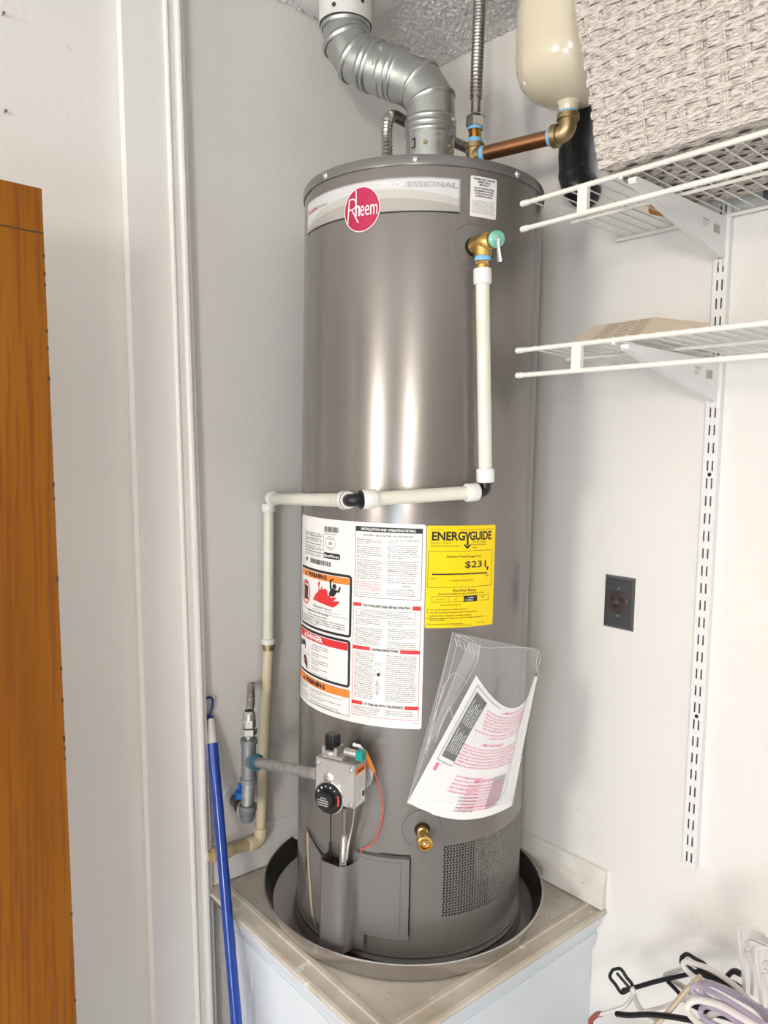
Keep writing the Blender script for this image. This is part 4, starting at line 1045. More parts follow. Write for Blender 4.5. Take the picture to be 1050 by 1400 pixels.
mb.tube([tx+Vector((0,0,-.008)), tx+Vector((0,0,-.008))+dcp*.018], [.0165,.0165], 20); mb.build('brass_tee', 'brassdull', CW, smooth=40)
MB().lathe([(.0145,.016),(.0150,.018),(.0150,.023),(.014,.025)], tx, (0,0,1), 20).lathe([(.0145,.041),(.0150,.043),(.0150,.047),(.014,.049)], tx, (0,0,1), 20).build('thread_seal', 'bluetape', CW)
corrug([tx+Vector((0,0,.024)), tx+Vector((0,0,.042))], .0125, .0018, .03).build('brass_nipple', 'brass', CW)
MB().hexnut(tx+Vector((0,0,.046)), (0,0,1), .0195, .020).lathe([(.0185,.066),(.0130,.072),(.0115,.072)], tx, (0,0,1), 20).build('union_nut', 'nickel', CW, smooth=20)
r0 = tx+Vector((0,0,.070)); MB().tube([r0, r0+Vector((0,0,.034))], .0098, 20).build('smooth_cuff', 'stain', CW)
rtop = at(661, 0, 1, -.05); 
rp_ = smoothpath([r0+Vector((0,0,.032)), r0+Vector((.001,.001,.09)), Vector((.083,-.060,.83)), Vector((.092,-.052,.900)), Vector((.098,-.046,ZC-.001))], 8)
corrug(rp_, .0118, .0072, .10).build('corrugated_tube', 'stain', CW)

ET = thing('expansion_tank', 'cream enamel expansion tank hanging near the ceiling behind the woven basket', 'tank')
TX = Vector((.112,-.262,0))
tz = .642
mb = MB().lathe([(.014,tz-.002),(.030,tz+.001),(.055,tz+.008),(.075,tz+.020),(.089,tz+.037),(.0965,tz+.058),(.0985,tz+.080),(.0985,tz+.150),(.0992,tz+.152),(.0992,tz+.157),(.0985,tz+.159),(.0985,.880),(.092,.905),(.075,.925),(.045,.938),(.0001,.942)], TX, (0,0,1), 64)
mb.build('tank_shell', 'cream', ET, smooth=30)
MB().lathe([(.0165,tz-.016),(.0172,tz-.014),(.0185,tz-.004),(.0230,tz+.001)], TX, (0,0,1), 28).build('neck', 'cream', ET)
BE = thing('copper_branch_pipe', 'copper pipe with brass elbow linking the brass tee to the cream tank', 'pipe')
eb = Vector((TX.x, TX.y, .588)); s0 = tx+Vector((0,0,-.008)); dcp = (eb-s0).normalized()
MB().tube([s0+dcp*.017, s0+dcp*.026], [.0150,.0142], 20).build('thread_seal', 'bluetape', BE)
MB().tube([s0+dcp*.025, eb-dcp*.030], .0140, 24).build('copper_tube', 'copper', BE)
MB().tube([eb-dcp*.037, eb-dcp*.029], [.0155,.0165], 20).build('thread_seal', 'bluetape', BE)
ez = Vector((0,0,1))
MB().tube([eb-dcp*.030, eb-dcp*.029, eb-dcp*.018, eb-dcp*.017]+bez(eb-dcp*.016, eb+Vector((0,0,0)), eb+ez*.020, 8)+[eb+ez*.022, eb+ez*.023, eb+ez*.033, eb+ez*.034], [.0150,.0205,.0205,.0165]+[.0165]*9+[.0165,.0205,.0205,.0150], 28).build('brass_elbow', 'brassdull', BE, smooth=40)
MB().tube([eb+ez*.033, eb+ez*.040], [.0165,.0160], 20).build('thread_seal', 'bluetape', BE)

WP = MB()
bx_ = .205
wp = [at(787,110,0,.2515), at(785,160,0,.2515), at(784,200,0,.2515), at(784,222,0,.2515), at(785,240,0,.2515), at(790,254,0,.254), at(797,262,0,.262), at(802,264,0,XW-.001)]
wp = smoothpath(wp, 6)
rs_ = [.0300+.0004*math.sin(i*.9)+(.0015 if i > 22 else 0) for i in range(len(wp))]
WP.tube(wp, rs_, 20)
o = WP.build('wrapped_pipe', 'blackfoam'); o['label'] = 'black plastic wrapped pipe on the right wall beside the woven basket'; o['category'] = 'pipe'

# ================================================================== RIGHT WALL FITTINGS
# slotted standard
SY0, SY1 = -.495, -.472
sd_ = .013
ST = thing('shelf_standard', 'long white slotted metal upright screwed to the right wall', 'shelf upright')
z0_, z1_ = -.768, .90
xf = XW-sd_
def ladder():
    mb = MB(); pitch = .0320; sl = .0185; sw = .0030; holes = [(-.488, -.4855), (-.4800, -.4775)]
    holes = [(-.4895,-.4865),(-.4805,-.4775)]
    ys = [SY0, holes[0][0], holes[0][1], holes[1][0], holes[1][1], SY1]
    zs = [z0_]; z = z0_+.010
    while z+sl < z1_: zs += [z, z+sl]; z += pitch
    zs.append(z1_)
    n = len(ys); vs = [(xf, y, z) for z in zs for y in ys]; fs = []
    for k in range(len(zs)-1):
        for j in range(n-1):
            if k % 2 == 1 and j in (1, 3): continue
            fs.append((k*n+j, k*n+j+1, (k+1)*n+j+1, (k+1)*n+j))
    mb.add(vs, fs); return mb
lad = ladder().build('slotted_face', 'bracket', ST, smooth=0)
MB().box(XW-.002, XW-.0005, SY0, SY1, z0_, z1_).build('slot_backing', 'pipegalv', ST, smooth=0)
MB().box(xf, XW-.0005, SY0-.0015, SY0, z0_, z1_).box(xf, XW-.0005, SY1, SY1+.0015, z0_, z1_).box(xf, XW-.0005, SY0, SY1, z0_-.001, z0_).build('side_flange', 'bracket', ST, smooth=0)
for px, py in ((964.5,647), (945,966)):
    p = at(px, py, 0, xf); p.z = z0_+.010+.032*round((p.z-z0_-.010+.00675)/.032)-.00675; MB().lathe([(.0036,.0001),(.0036,.0006),(.0001,.0007)], (xf, -.4835, p.z), (-1,0,0), 16).build('screw_hole', 'dark', ST)

def shelf(zd, lab_, tag_, y0=-.262, y1=-.92, back=True):
    S = thing('wire_shelf', lab_, 'shelf', None)
    xf_, xm, xb = -.023, .119, XW-.010
    def rail(nm, x, z, ya, r=.0031):
        o = MB().tube([(x,ya,z),(x,y1,z)], r, 12).build(nm, 'shelf', S)
        MB().tube([(x,ya+.001,z),(x,ya-.001,z),(x,ya-.013,z),(x,ya-.014,z)], [r*.9,r*1.25,r*1.25,r], 12).build('end_cap', 'shelf', o)
    rail('front_rail', xf_, zd, y0-.010, .0042); rail('lip_rail', xf_, zd-.043, y0-.012, .0042)
    rail('middle_rail', xm, zd-.002, y0-.012); rail('back_rail', xb, zd-.003, y0-.006, .0036)
    y = y0-.022; k = 0
    while y > y1:
        MB().tube([(xf_-.001,y,zd+.0035),(xf_+.006,y,zd+.0048),(xm,y,zd+.002),(xb,y,zd+.0015)], .0014, 6).build('cross_wire', 'shelf', S)
        y -= .0254; k += 1
    for yt in (-.399, -.86): MB().box(xf_-.0045, xf_+.004, yt-.009, yt+.009, zd-.043, zd).build('lip_tie', 'shelf', S)
    yb = -.4835
    MB().tube([(xf_, yb+.018, zd), (xf_-.001, yb+.018, zd-.008)], .0035, 8).build('clip', 'shelf', S)
    return S
shelf(.4300, 'upper white wire shelf on the right wall carrying the woven basket', 'u')
shelf(.1810, 'lower white wire shelf on the right wall carrying the tan printed card', 'l')
def bracket(zd, lab_):
    B = thing('shelf_bracket', lab_, 'bracket')
    yb = -.4835; zt1 = zd-.0070; xA, xB = -.018, XW-sd_-.0005
    def side(y, nm):
        # tapered plate profile (x, z)
        pr = [(xA, zt1),(xB, zt1),(xB, zt1-.068),(xB-.012, zt1-.071),(xA+.045, zt1-.021),(xA, zt1-.009)]
        MB().prism(pr, y-.0007, y+.0007, 1).build(nm, 'bracket', B, smooth=0)
    side(yb-.0060, 'side_plate'); side(yb+.0060, 'side_plate')
    # folded lower edge joining the two plates
    pr = [(xA, zt1-.009),(xA+.045, zt1-.021),(xB-.012, zt1-.071),(xB-.012, zt1-.0695),(xA+.045, zt1-.0195),(xA, zt1-.0075)]
    MB().prism(pr, yb-.0060, yb+.0060, 1).build('folded_edge', 'bracket', B, smooth=0)
    MB().prism([(xA,zt1),(xA-.003,zt1-.001),(xA-.003,zt1-.006),(xA,zt1-.009)], yb-.0067, yb+.0067, 1).build('nose', 'bracket', B, smooth=0)
    for y in (yb-.0060, yb+.0060): MB().box(xB-.002, XW-.004, y-.0009, y+.0009, zt1-.084, zt1-.068).build('hook_tab', 'bracket', B, smooth=0)
    mpk = planemap((xB-.070, yb-.0070, zt1-.020), (1,0,0), (0,0,1))
    mpk = lambda a, b: Vector((xB-.085+a, yb-.0072, zt1-.020+b))
    mb = MB().use('tape'); text(mb, mpk, 'SHELF BRACKET', 0, 0, .0030, .022, bold=.02); text(mb, mpk, '11.5 in / 29.2 cm', 0, -.005, .0030, .020); text(mb, mpk, 'WHITE', 0, -.010, .0030, .012)
    x = .040
    while x < .062: rect(mb, mpk, x, -.014, x+.0008, .001, 1); x += .0012+.0012*random.random()
    mb.build('sticker_print', None, B, smooth=0)
bracket(.4300, 'white tapered steel bracket holding up the upper wire shelf')
bracket(.1810, 'white tapered steel bracket holding up the lower wire shelf')

# outlet
OT = thing('range_outlet', 'brushed steel outlet plate with dark round dryer socket on the right wall', 'outlet')
oy0, oy1, oz0, oz1 = -.3385, -.2700, -.3480, -.2400; oyc = (oy0+oy1)/2; ozc = (oz0+oz1)/2
pts_o = [(XW-.0003,oy0,oz0),(XW-.0003,oy1,oz0),(XW-.0003,oy1,oz1),(XW-.0003,oy0,oz1)]; c = .004
mb = MB().add(pts_o+[(XW-.006,oy0+c,oz0+c),(XW-.006,oy1-c,oz0+c),(XW-.006,oy1-c,oz1-c),(XW-.006,oy0+c,oz1-c)], [(0,1,5,4),(1,2,6,5),(2,3,7,6),(3,0,4,7),(4,5,6,7)])
mb.build('plate', 'outlet', OT, smooth=0)
MB().lathe([(.0225,0),(.0225,.003),(.021,.004),(.0001,.004)], (XW-.006,oyc,ozc+.002), (-1,0,0), 36).build('socket_face', 'outletface', OT, smooth=30)
mo = lambda a, b: Vector((XW-.0104, oyc-a, ozc+.002+b))
mb = MB()
for s_ in (-1, 1):
    mb_ = [(s_*.004,.010),(s_*.009,.010),(s_*.015,.001),(s_*.011,.001)]; poly(mb, mo, [(s_*.0050,.0115),(s_*.0085,.0125),(s_*.0150,.0030),(s_*.0115,.0010)])
rect(mb, mo, -.006, -.010, .006, -.0065, 1); rect(mb, mo, -.006, -.0135, -.0025, -.0065, 1)
mb.build('slots', 'dark', OT, smooth=0)
MB().lathe([(.0030,0),(.0025,.002),(.0001,.0022)], (XW-.0100,oyc,ozc+.002), (-1,0,0), 12).build('centre_screw', 'nickel', OT)
for z_ in (ozc+.029, ozc-.026): MB().lathe([(.0036,0),(.0030,.0015),(.0001,.0018)], (XW-.006,oyc,z_), (-1,0,0), 14).build('plate_screw', 'chrome', OT)

# ================================================================== ON THE SHELVES
# woven basket: frame + individual weavers and stakes
BK = thing('woven_basket', 'large pale woven storage basket with handle hole on the upper wire shelf', 'basket')
zb0, zb1 = .4395, .800
def bf(y, t):    # front face point: t height fraction
    return Vector((-.040-.052*t, y, zb0+(zb1-zb0)*t))
def yL(t): return -.440+.045*t
def yR(t): return -1.02-.045*t
HOLE = (-.590, -.80, .745)   # y range of handle hole, bottom z
NR = 30; rowh = (zb1-zb0)/NR
ns = 19
stakes = [yL(0)-.016-.0300*i for i in range(ns)]
def in_hole(y, z): return HOLE[1] < y < HOLE[0] and z > HOLE[2] and z < HOLE[2]+.05
for k in range(NR):
    t0, t1 = k/NR, (k+1)/NR
    tm = (t0+t1)/2; zc_ = zb0+(zb1-zb0)*tm
    segs = [(yL(tm), yR(tm))]
    if HOLE[2]-.004 < zc_ < HOLE[2]+.05: segs = [(yL(tm), HOLE[0]), (HOLE[1], yR(tm))]
    for ya, yb_ in segs:
        n = max(8, int((ya-yb_)/.0035)); vs = []
        for i in range(n+1):
            y = ya+(yb_-ya)*i/n
            # dips behind a stake every third stake, staggered per row
            ph = (yL(0)-.016-y)/.0300+.0
            q = ph % 1.0; q = min(q, 1-q)*3.2
            dip = .0050*max(0, 1-(q/.75)**2) if (q < .75 and k % 2 == 1) else 0
            out = .0042-dip*1.5
            for jj in range(5):
                f = jj/4; bul = .0022*math.sin(PI*f)
                p = bf(y, t0+(t1-t0)*(.02+.96*f)); vs.append(p+Vector((-(out+bul), 0, .0012*math.sin(y*130+k*2.1))))
        fs = [(i*5+j, i*5+j+1, (i+1)*5+j+1, (i+1)*5+j) for i in range(n) for j in range(4)]
        MB().add(vs, fs).build('weaver', 'weave', BK, smooth=60)
for i, ys_ in enumerate(stakes):
    top_t = .998 if not (HOLE[1] < ys_ < HOLE[0]) else (HOLE[2]-zb0)/(zb1-zb0)
    a = bf(ys_, 0.0); b = bf(ys_+.045*top_t*(1-i/ns*2), top_t)
    mb = MB()
    for dy in (-.0046,0,.0046): mb.tube([a+Vector((-.0012,dy,0)), b+Vector((-.0012,dy,0))], .0026, 6)
    mb.build('stake', 'weave', BK)
# liner walls, bottom and back
def wallp(p, q, r_, s_, th): 
    p, q, r_, s_ = map(Vector, (p, q, r_, s_)); n_ = (q-p).cross(s_-p).normalized()*th
    return MB().hexa([p,q,q+n_,p+n_,s_,r_,r_+n_,s_+n_])
xbk = .225
mb = MB()
hz = (HOLE[2]-zb0)/(zb1-zb0)
def fq(y0_, y1_, t0_, t1_):
    a, b, c_, d = bf(y0_, t0_), bf(y1_, t0_), bf(y1_, t1_), bf(y0_, t1_); o_ = Vector((.0035,0,0)); mb.hexa([a, b, b+o_, a+o_, d, c_, c_+o_, d+o_])
hm = .50
fq(yL(0), yR(0), 0, hz*.5); fq(yL(hz*.5), yR(hz*.5), hz*.5, hz); fq(yL(hz), HOLE[0], hz, 1); fq(HOLE[1], yR(hz), hz, 1)
mb.build('front_core', 'weave', BK, smooth=0)
MB().hexa([(-.040,yL(0),zb0),(xbk,yL(0),zb0),(xbk,yL(0)-.004,zb0),(-.040,yL(0)-.004,zb0),(-.092,yL(1),zb1),(xbk+.02,yL(1),zb1),(xbk+.02,yL(1)-.004,zb1),(-.092,yL(1)-.004,zb1)]).build('end_wall', 'weave', BK, smooth=0)
MB().hexa([(xbk,yL(0),zb0),(xbk,yR(0),zb0),(xbk+.004,yR(0),zb0),(xbk+.004,yL(0),zb0),(xbk+.02,yL(1),zb1),(xbk+.02,yR(1),zb1),(xbk+.024,yR(1),zb1),(xbk+.024,yL(1),zb1)]).build('back_wall', 'weave', BK, smooth=0)
# underside: slats woven along y
for k in range(13):
    x0_ = -.040+.0204*k; n = 160; vs = []
    for i in range(n+1):
        y = yL(0)+(yR(0)-yL(0))*i/n; q = ((yL(0)-y)/.0212+k) % 2; dz_ = .0020*math.cos(PI*q)
        vs += [(x0_, y, zb0+.001+dz_), (x0_+.010, y, zb0-.001+dz_), (x0_+.0198, y, zb0+.001+dz_)]
    MB().add(vs, [(3*i+j, 3*i+3+j, 3*i+4+j, 3*i+1+j) for i in range(n) for j in range(2)]).build('base_weaver', 'weave', BK, smooth=60)
MB().box(-.038, xbk, yR(0), yL(0), zb0+.004, zb0+.007).build('base_board', 'weave', BK, smooth=0)

mb = MB(); ay = -.415; ax_ = .150
am = MB().lathe([(.0001,-.024),(.0105,-.024),(.0110,-.022),(.0110,.010),(.0080,.015),(.0080,.024),(.0001,.024)], (.228,-.392,.4478), (1,-.3,0), 24).build('amber_bottle', 'amber', None)
am['label'] = 'small amber plastic bottle lying on the upper wire shelf under the basket corner'; am['category'] = 'bottle'
o = MB().hexa([(.232,-.56,.435),(.232,-.80,.435),(.280,-.80,.435),(.280,-.56,.435),(.232,-.56,.52),(.232,-.80,.52),(.280,-.80,.52),(.280,-.56,.52)])
bx2 = thing('storage_box', 'dark grey box on the upper wire shelf behind the woven basket', 'box')
MB().box(.251,.281,-.84,-.56,.4345,.520).build('box_body', 'darkbox', bx2, smooth=0); MB().box(.249,.283,-.842,-.558,.520,.528).build('box_lid', 'bracket', bx2, smooth=0)

# tan printed card on the lower shelf
zsh = .1865
A_ = Vector((.040,-.335,zsh+.001)); 
def onx(px, py, x): return at(px, py, 0, x)
K = [onx(773,468,.03), onx(812,446,.09), onx(895,434,.12), onx(972,442,.06), onx(962,452,.0)]
for q in K: q.z = max(q.z, zsh+.0015)
e0 = onx(773,468,.03); e1 = onx(968,445,.03); e0.z = max(e0.z, zsh+.001); e1.z = max(e1.z, zsh+.001)
mid0 = e0.lerp(e1,.45)
CDt = thing('printed_card', 'bent tan printed card lying on the lower wire shelf', 'card')
u0 = onx(812,446,.10); u1 = onx(895,434,.10); u2 = onx(972,442,.06)
def thick(quad, th=.0006):
    a = [Vector(p) for p in quad]; n_ = (a[1]-a[0]).cross(a[3]-a[0]).normalized()*th; return MB().hexa(a+[p+n_ for p in a])
e0.z = zsh+.001; e1.z = zsh+.001; mid0 = e0.lerp(e1, .55)
thick([e0, mid0, u1, u0]).build('left_leaf', 'book', CDt, smooth=0); thick([mid0, e1, u2, u1]).build('right_leaf', 'book', CDt, smooth=0)
nrm = (mid0-e0).cross(u0-e0).normalized(); nrm = nrm if nrm.dot(CAM-e0) > 0 else -nrm
def cm(s, t_): 
    a = e0.lerp(mid0, s); b = u0.lerp(u1, s); return a.lerp(b, t_)+nrm*.0011
mb = MB().use('booktext')
rnd2 = random.Random(8)
for k in range(11):
    t_ = .90-.078*k
    for c0_, c1_ in ((.30,.52),(.56,.76),(.80,.97)):
        x = c0_
        while x < c1_: 
            ww = .012+.02*rnd2.random(); rect(mb, cm, x, t_, min(x+ww, c1_), t_+.03, 1); x += ww+.006
mb.build('card_print', None, CDt, smooth=0)
sp = thing('paper_sheet', 'white paper sheet lying flat on the lower wire shelf near the bracket', 'paper')
thick([(.02,-.46,zsh+.0004),(.02,-.74,zsh+.0004),(.24,-.74,zsh+.0004),(.24,-.46,zsh+.0004)], .0004).build('sheet', 'white', sp, smooth=0)

# ================================================================== BAG WITH PAPERS
BG = thing('manual_bag', 'clear plastic bag of papers taped to the heater below the yellow label', 'bag')
def rad(x): 
    t_ = (x-556)/181; return .2395+.010*math.sin(min(1,t_*1.4)*PI/2)+.034*max(0,t_)**2.2
def S(x, y, e=0): return cyl(x, y, rad(x)+e)
def bz(a, b, c_, t_): return (a[0]*(1-t_)**2+2*b[0]*t_*(1-t_)+c_[0]*t_*t_, a[1]*(1-t_)**2+2*b[1]*t_*(1-t_)+c_[1]*t_*t_)
# paper: s along the text line, t down the page
def pagepx(s, t_):
    L_ = (651-94*t_, 923+174*t_); E_ = (734-34*t_, 926+172*t_); Mx = (706-72*t_, 1012+128*t_-18*math.sin(PI*t_))
    return bz(L_, Mx, E_, s)
def page(s, t_, e=0.0): x, y = pagepx(s, t_); return S(x, y, e)
def gridm(fn, n=24, m_=24):
    vs = [fn(i/n, j/m_) for i in range(n+1) for j in range(m_+1)]; k = m_+1
    return MB().add(vs, [(i*k+j, i*k+j+1, (i+1)*k+j+1, (i+1)*k+j) for i in range(n) for j in range(m_)])
pg = gridm(lambda s, t_: page(s, t_, .001)).build('instruction_sheet', 'paper', BG, smooth=60)
mb = MB(); m1 = lambda a, b: page(a, 1-b, .0022); m2_ = lambda a, b: page(a, 1-b, .0030)
mb.use('inkgrey')
def gq(x0, y0, x1, y1, mp_, n=6):
    vs = [mp_(x0+(x1-x0)*i/n, y0+(y1-y0)*j/n) for i in range(n+1) for j in range(n+1)]; k = n+1
    mb.add(vs, [(i*k+j, i*k+j+1, (i+1)*k+j+1, (i+1)*k+j) for i in range(n) for j in range(n)])
# page is addressed (s, 1-t): y=1 top
mb.use('ink'); gq(.07, .40, .20, .93, m1); mb.use('inkgrey')
mb.use('silver'); 
for (x0, y0, x1, y1) in ((.045,.36,.052,.965),(.045,.96,.36,.967),(.045,.36,.20,.367)): gq(x0, y0, x1, y1, m1, 3)
mb.use('white')
mrot = lambda a, b: page(.08-b, 1-a, .0030)
for k in range(6):
    for ya, yb2 in ((.68,.88),(.45,.64)): text(mb, lambda a, b: page(.088+.018*k-b*1.0, 1-(ya+a), .0030), WORDS[k*3]+' '+WORDS[k*3+1]+' '+WORDS[k*3+2]+' '+WORDS[k+9], 0, -.006, .011, yb2-ya-.02*(k*5 % 3), bold=.02)
mb.use('magenta')
def mline(s, x0, y, h, w_): 
    text(mb, m1, s, x0, y, h, w_, bold=.02)
long_ = ('DETAILED INSTALLATION AND MAINTENANCE', 'READ ALL INSTRUCTIONS IN THIS MANUAL', 'DO NOT REMOVE THIS MANUAL FROM HEATER', 'FAILURE TO FOLLOW THESE WARNINGS CAN', 'RESULT IN SERIOUS INJURY OR DEATH AND', 'KEEP THIS MANUAL IN THE POUCH FOR USE')
mline('- IMPORTANT', .42, .925, .022, .30)
for k in range(6): mline(long_[k], .24+.01*k, .880-.030*k, .014, .62-.03*(k % 3))
mline('READ BEFORE USING AND KEEP FOR REFERENCE', .23, .690, .013, .60); mline('AFTER INSTALLATION', .42, .660, .013, .40)
mb.use('silver')
for k in range(8): gq(.26+.05*k, .600, .262+.05*k, .665, m1, 2)
mb.use('magenta'); mline('- IMPORTANT', .36, .585, .024, .30)
for k in range(7): mline(long_[(k*2+1) % 6], .20+.012*(k % 3), .548-.027*k, .013, .66-.04*(k % 2))
gq(.055, .285, .085, .345, m1, 2)
for k in range(5): mline(long_[(k+2) % 6][:26], .28-.004*k, .300-.030*k, .013, .30)
mline('- IMPORTANT', .46, .275, .022, .26)
for k in range(9): mline(long_[(k+1) % 6], .44, .245-.024*k, .013, .40)
mb.use('ink')
for k in range(5): mline(long_[k][:22], .40, .150-.026*k, .010, .18)
mb.use('silver'); gq(.70, .05, .84, .30, m1, 4)
mb.build('sheet_print', None, pg, smooth=0)
# second folded sheet behind, seen at the lower edge
gridm(lambda s, t_: S(*(lambda p: (p[0]+2, p[1]+2))(pagepx(.20+.78*s, .60+.40*t_)), -.0008), 16, 8).build('folded_sheet', 'paper', BG, smooth=60)
# bag film: left part and top right wing
def quadpx(a, b, c_, d, e=0.004, n=14, m_=14, bulge=0.0):
    def fn(s, t_):
        x = (a[0]*(1-s)+b[0]*s)*(1-t_)+(d[0]*(1-s)+c_[0]*s)*t_; y = (a[1]*(1-s)+b[1]*s)*(1-t_)+(d[1]*(1-s)+c_[1]*s)*t_
        return S(x, y, e+bulge*math.sin(PI*s)*math.sin(PI*t_)+.0012*math.sin(x*.31+y*.12)*math.sin(PI*s)*math.sin(PI*t_)*2)
    return gridm(fn, n, m_)
def film(pts_px, e=0.004):
    return quadpx(*pts_px, e=e)
quadpx((619,864),(737,889),(702,1102),(556,1098), .0040, 24, 24, .004).build('front_film', 'bag', BG, smooth=60)
quadpx((640,878),(658,884),(600,1000),(578,1030), .0085, 8, 16, .003).build('folded_flap', 'bag', BG, smooth=60)
mb = MB()
def crease(*p, r=.00045, e=.006):
    mb.tube(smoothpath([S(x, y, e) for x, y in p], 5), r, 5)
crease((619,864),(604,930),(580,1030),(556,1098)); crease((622,868),(660,885),(700,885),(737,890),(735,918),(738,925)); crease((628,866),(612,930),(590,990),(583,1035))
crease((656,880),(652,905),(630,945),(605,985),(598,1010)); crease((622,868),(640,872),(655,884),(656,880)); crease((556,1098),(580,1104),(600,1110),(640,1108),(680,1100),(702,1085))
crease((605,940),(612,930),(622,920),(634,928),(640,935)); crease((735,925),(729,950),(722,985),(712,1030),(702,1085)); crease((737,890),(733,905),(734,918)); crease((607,938),(600,960),(585,1020),(583,1025), r=.0008)
for k in range(6): crease((622+6*k,872+3.2*k),(624+6*k,880+3.2*k),(628+5*k,884+3.4*k), r=.0006)
crease((595,1015),(612,970),(616,968),(618,978),(622,990), r=.0006)
mb.build('bag_creases', 'bagseam', BG, kind='stuff')
# papers also fill the right edge: white edge strip
mb = MB(); vs = []
edge = [(735,925,731,925),(729,950,722,952),(722,985,712,988),(714,1020,704,1022),(706,1050,697,1052),(700,1080,692,1082),(697,1096,676,1100)]
for x0, y0, x1, y1 in edge: vs += [S(x0, y0, .002), S(x1, y1, .0035)]
mb.add(vs, [(2*i, 2*i+2, 2*i+3, 2*i+1) for i in range(len(edge)-1)]); mb.build('sheet_edge', 'paper', BG)

# ================================================================== MOP HANDLE
MH = thing('mop_handle', 'blue pole with white neck and blue hanging loop leaning left of the heater', 'mop')
mt = at(288, 985, 1, YW-.012); mbm = at(331, 1500, 2, ZF)
q1 = at(323, 1400, 1, at(323,1400,1,0).y) 
# pole through the wall point and a point well in front of the stand corner
low_ = at(323.5, 1400, 0, PX0-.035)
dr = (low_-mt).normalized(); tt_ = (ZF+.002-mt.z)/dr.z; bot = mt+dr*tt_
tb = mt+dr*((at(289,1012,1,mt.y).z-mt.z)/dr.z)
MB().tube([tb, bot], .0112, 20).build('pole', 'blue', MH)
MB().tube([mt-dr*.004, tb+dr*.004], [.0085,.0100], 20).build('neck', 'whitehang', MH)
lp = []
for (x, y) in ((283,984),(280,970),(280,958),(285,953.5),(290.5,956),(290,966),(287,976),(284,980)): lp.append(at(x, y, 1, mt.y-.002))
MB().tube(smoothpath(lp, 4), .0026, 8).build('hanging_loop', 'bluedark', MH)
MB().tube([mt-dr*.010, mt+dr*.002], [.005,.0078], 12).build('loop_socket', 'bluedark', MH)

# ================================================================== HANGERS over a hamper in the lower right corner
HP = thing('hamper', 'white plastic hamper below the hangers in the bottom right corner', 'hamper')
MB().lathe([(.0001,ZF+.001),(.135,ZF+.001),(.155,-1.115),(.160,-1.110),(.157,-1.105),(.150,-1.112),(.132,ZF+.006),(.0001,ZF+.006)], (.10,-.60,0), (0,0,1), 40).build('hamper_body', 'hamper', HP, smooth=40)
def H(x, y, d): return at(x, y, 0, d)
HOFF = {2: -.02, 1: -.045, 5: .03, 6: .015, 7: -.005, 8: -.05, 9: -.025, 10: .02, 11: -.012}
HN = [0]
def hanger(name, label, cat, parts):
    off_ = HOFF.get(HN[0], 0); HN[0] += 1
    t_ = thing(name, label, cat, 'clothes hangers heaped at the bottom right')
    for nm, mt_, pts_, r_, closed, fl in parts:
        P_ = [H(p[0], p[1], p[2]+off_) for p in pts_]
        P_ = smoothpath(P_, 5) if len(P_) > 2 else P_
        if closed: P_ = P_[:-1]
        MB().tube(P_, r_*1.22, 10, closed=closed, flat=fl).build(nm, mt_, t_)
    return t_
def loop(x0, y0, x1, y1, w_, d): # elongated closed loop in pixels between two ends
    dx, dy = x1-x0, y1-y0; L_ = math.hypot(dx, dy); ux, uy = dx/L_, dy/L_; vx, vy = -uy*w_, ux*w_
    p = [(x0-ux*w_*.6, y0-uy*w_*.6, d), (x0+vx, y0+vy, d), ((x0+x1)/2+vx, (y0+y1)/2+vy, d), (x1+vx, y1+vy, d), (x1+ux*w_*.3, y1+uy*w_*.3, d), (x1-vx, y1-vy, d), ((x0+x1)/2-vx, (y0+y1)/2-vy, d), (x0-vx, y0-vy, d)]
    return p+[p[0]]
# black skirt hanger: two clips joined by a bar
hanger('clothes_hanger', 'black plastic hanger with two open looped ends, leftmost of the heap', 'hanger', [
 ('clip', 'blackm', loop(841,1330,857,1352,9,.16), .0030, True, .8), ('clip_rib', 'blackm', [(843,1330,.16),(860,1350,.16)], .0022, False, None),
 ('clip', 'blackm', loop(936,1311,960,1325,7.5,.17), .0030, True, .8), ('clip_rib', 'blackm', [(938,1312,.17),(962,1328,.17)], .0020, False, None),
 ('bar', 'blackm', [(852,1354,.16),(872,1349,.16),(900,1341,.165),(940,1332,.17),(962,1326,.17)], .0042, False, .8),
 ('strut', 'blackm', [(913,1342,.165),(926,1355,.16),(940,1372,.15)], .0030, False, None)])
hanger('clothes_hanger', 'black hanger arm lying lowest at the left under the beige one', 'hanger', [
 ('arm', 'blackm', [(843,1386,.13),(860,1388,.13),(890,1387,.13),(930,1392,.13),(965,1400,.12),(1000,1415,.12)], .0046, False, .8)])
hanger('clothes_hanger', 'pale grey flat hanger with brick red grip tip, lowest left of the heap', 'hanger', [
 ('red_tip', 'redtip', [(808,1402,.14),(808,1395,.14),(815,1388,.14),(822,1386,.14)], .0040, False, None),
 ('arm', 'whitehang', [(820,1387,.14),(840,1381,.14),(856,1374,.145),(866,1358,.15),(864,1350,.15)], .0040, False, .7),
 ('web', 'greyhang', [(864,1352,.15),(871,1372,.15),(880,1384,.15),(900,1396,.14)], .0050, False, .5),
 ('lower_arm', 'whitehang', [(880,1383,.15),(905,1377,.15),(930,1368,.15),(950,1362,.15)], .0026, False, None)])
hanger('clothes_hanger', 'grey flat plastic hanger showing behind the black bar', 'hanger', [
 ('arm', 'greyhang', [(909,1333,.19),(925,1327,.19),(945,1322,.19)], .0052, False, .6), ('web', 'greyhang', [(918,1340,.19),(935,1350,.185),(950,1362,.18)], .0060, False, .5)])
hanger('clothes_hanger', 'beige wooden hanger arm slanting steeply up across the heap', 'hanger', [
 ('arm', 'beigehang', [(893,1405,.09),(915,1382,.095),(940,1352,.10),(957,1336,.10)], .0052, False, .7)])
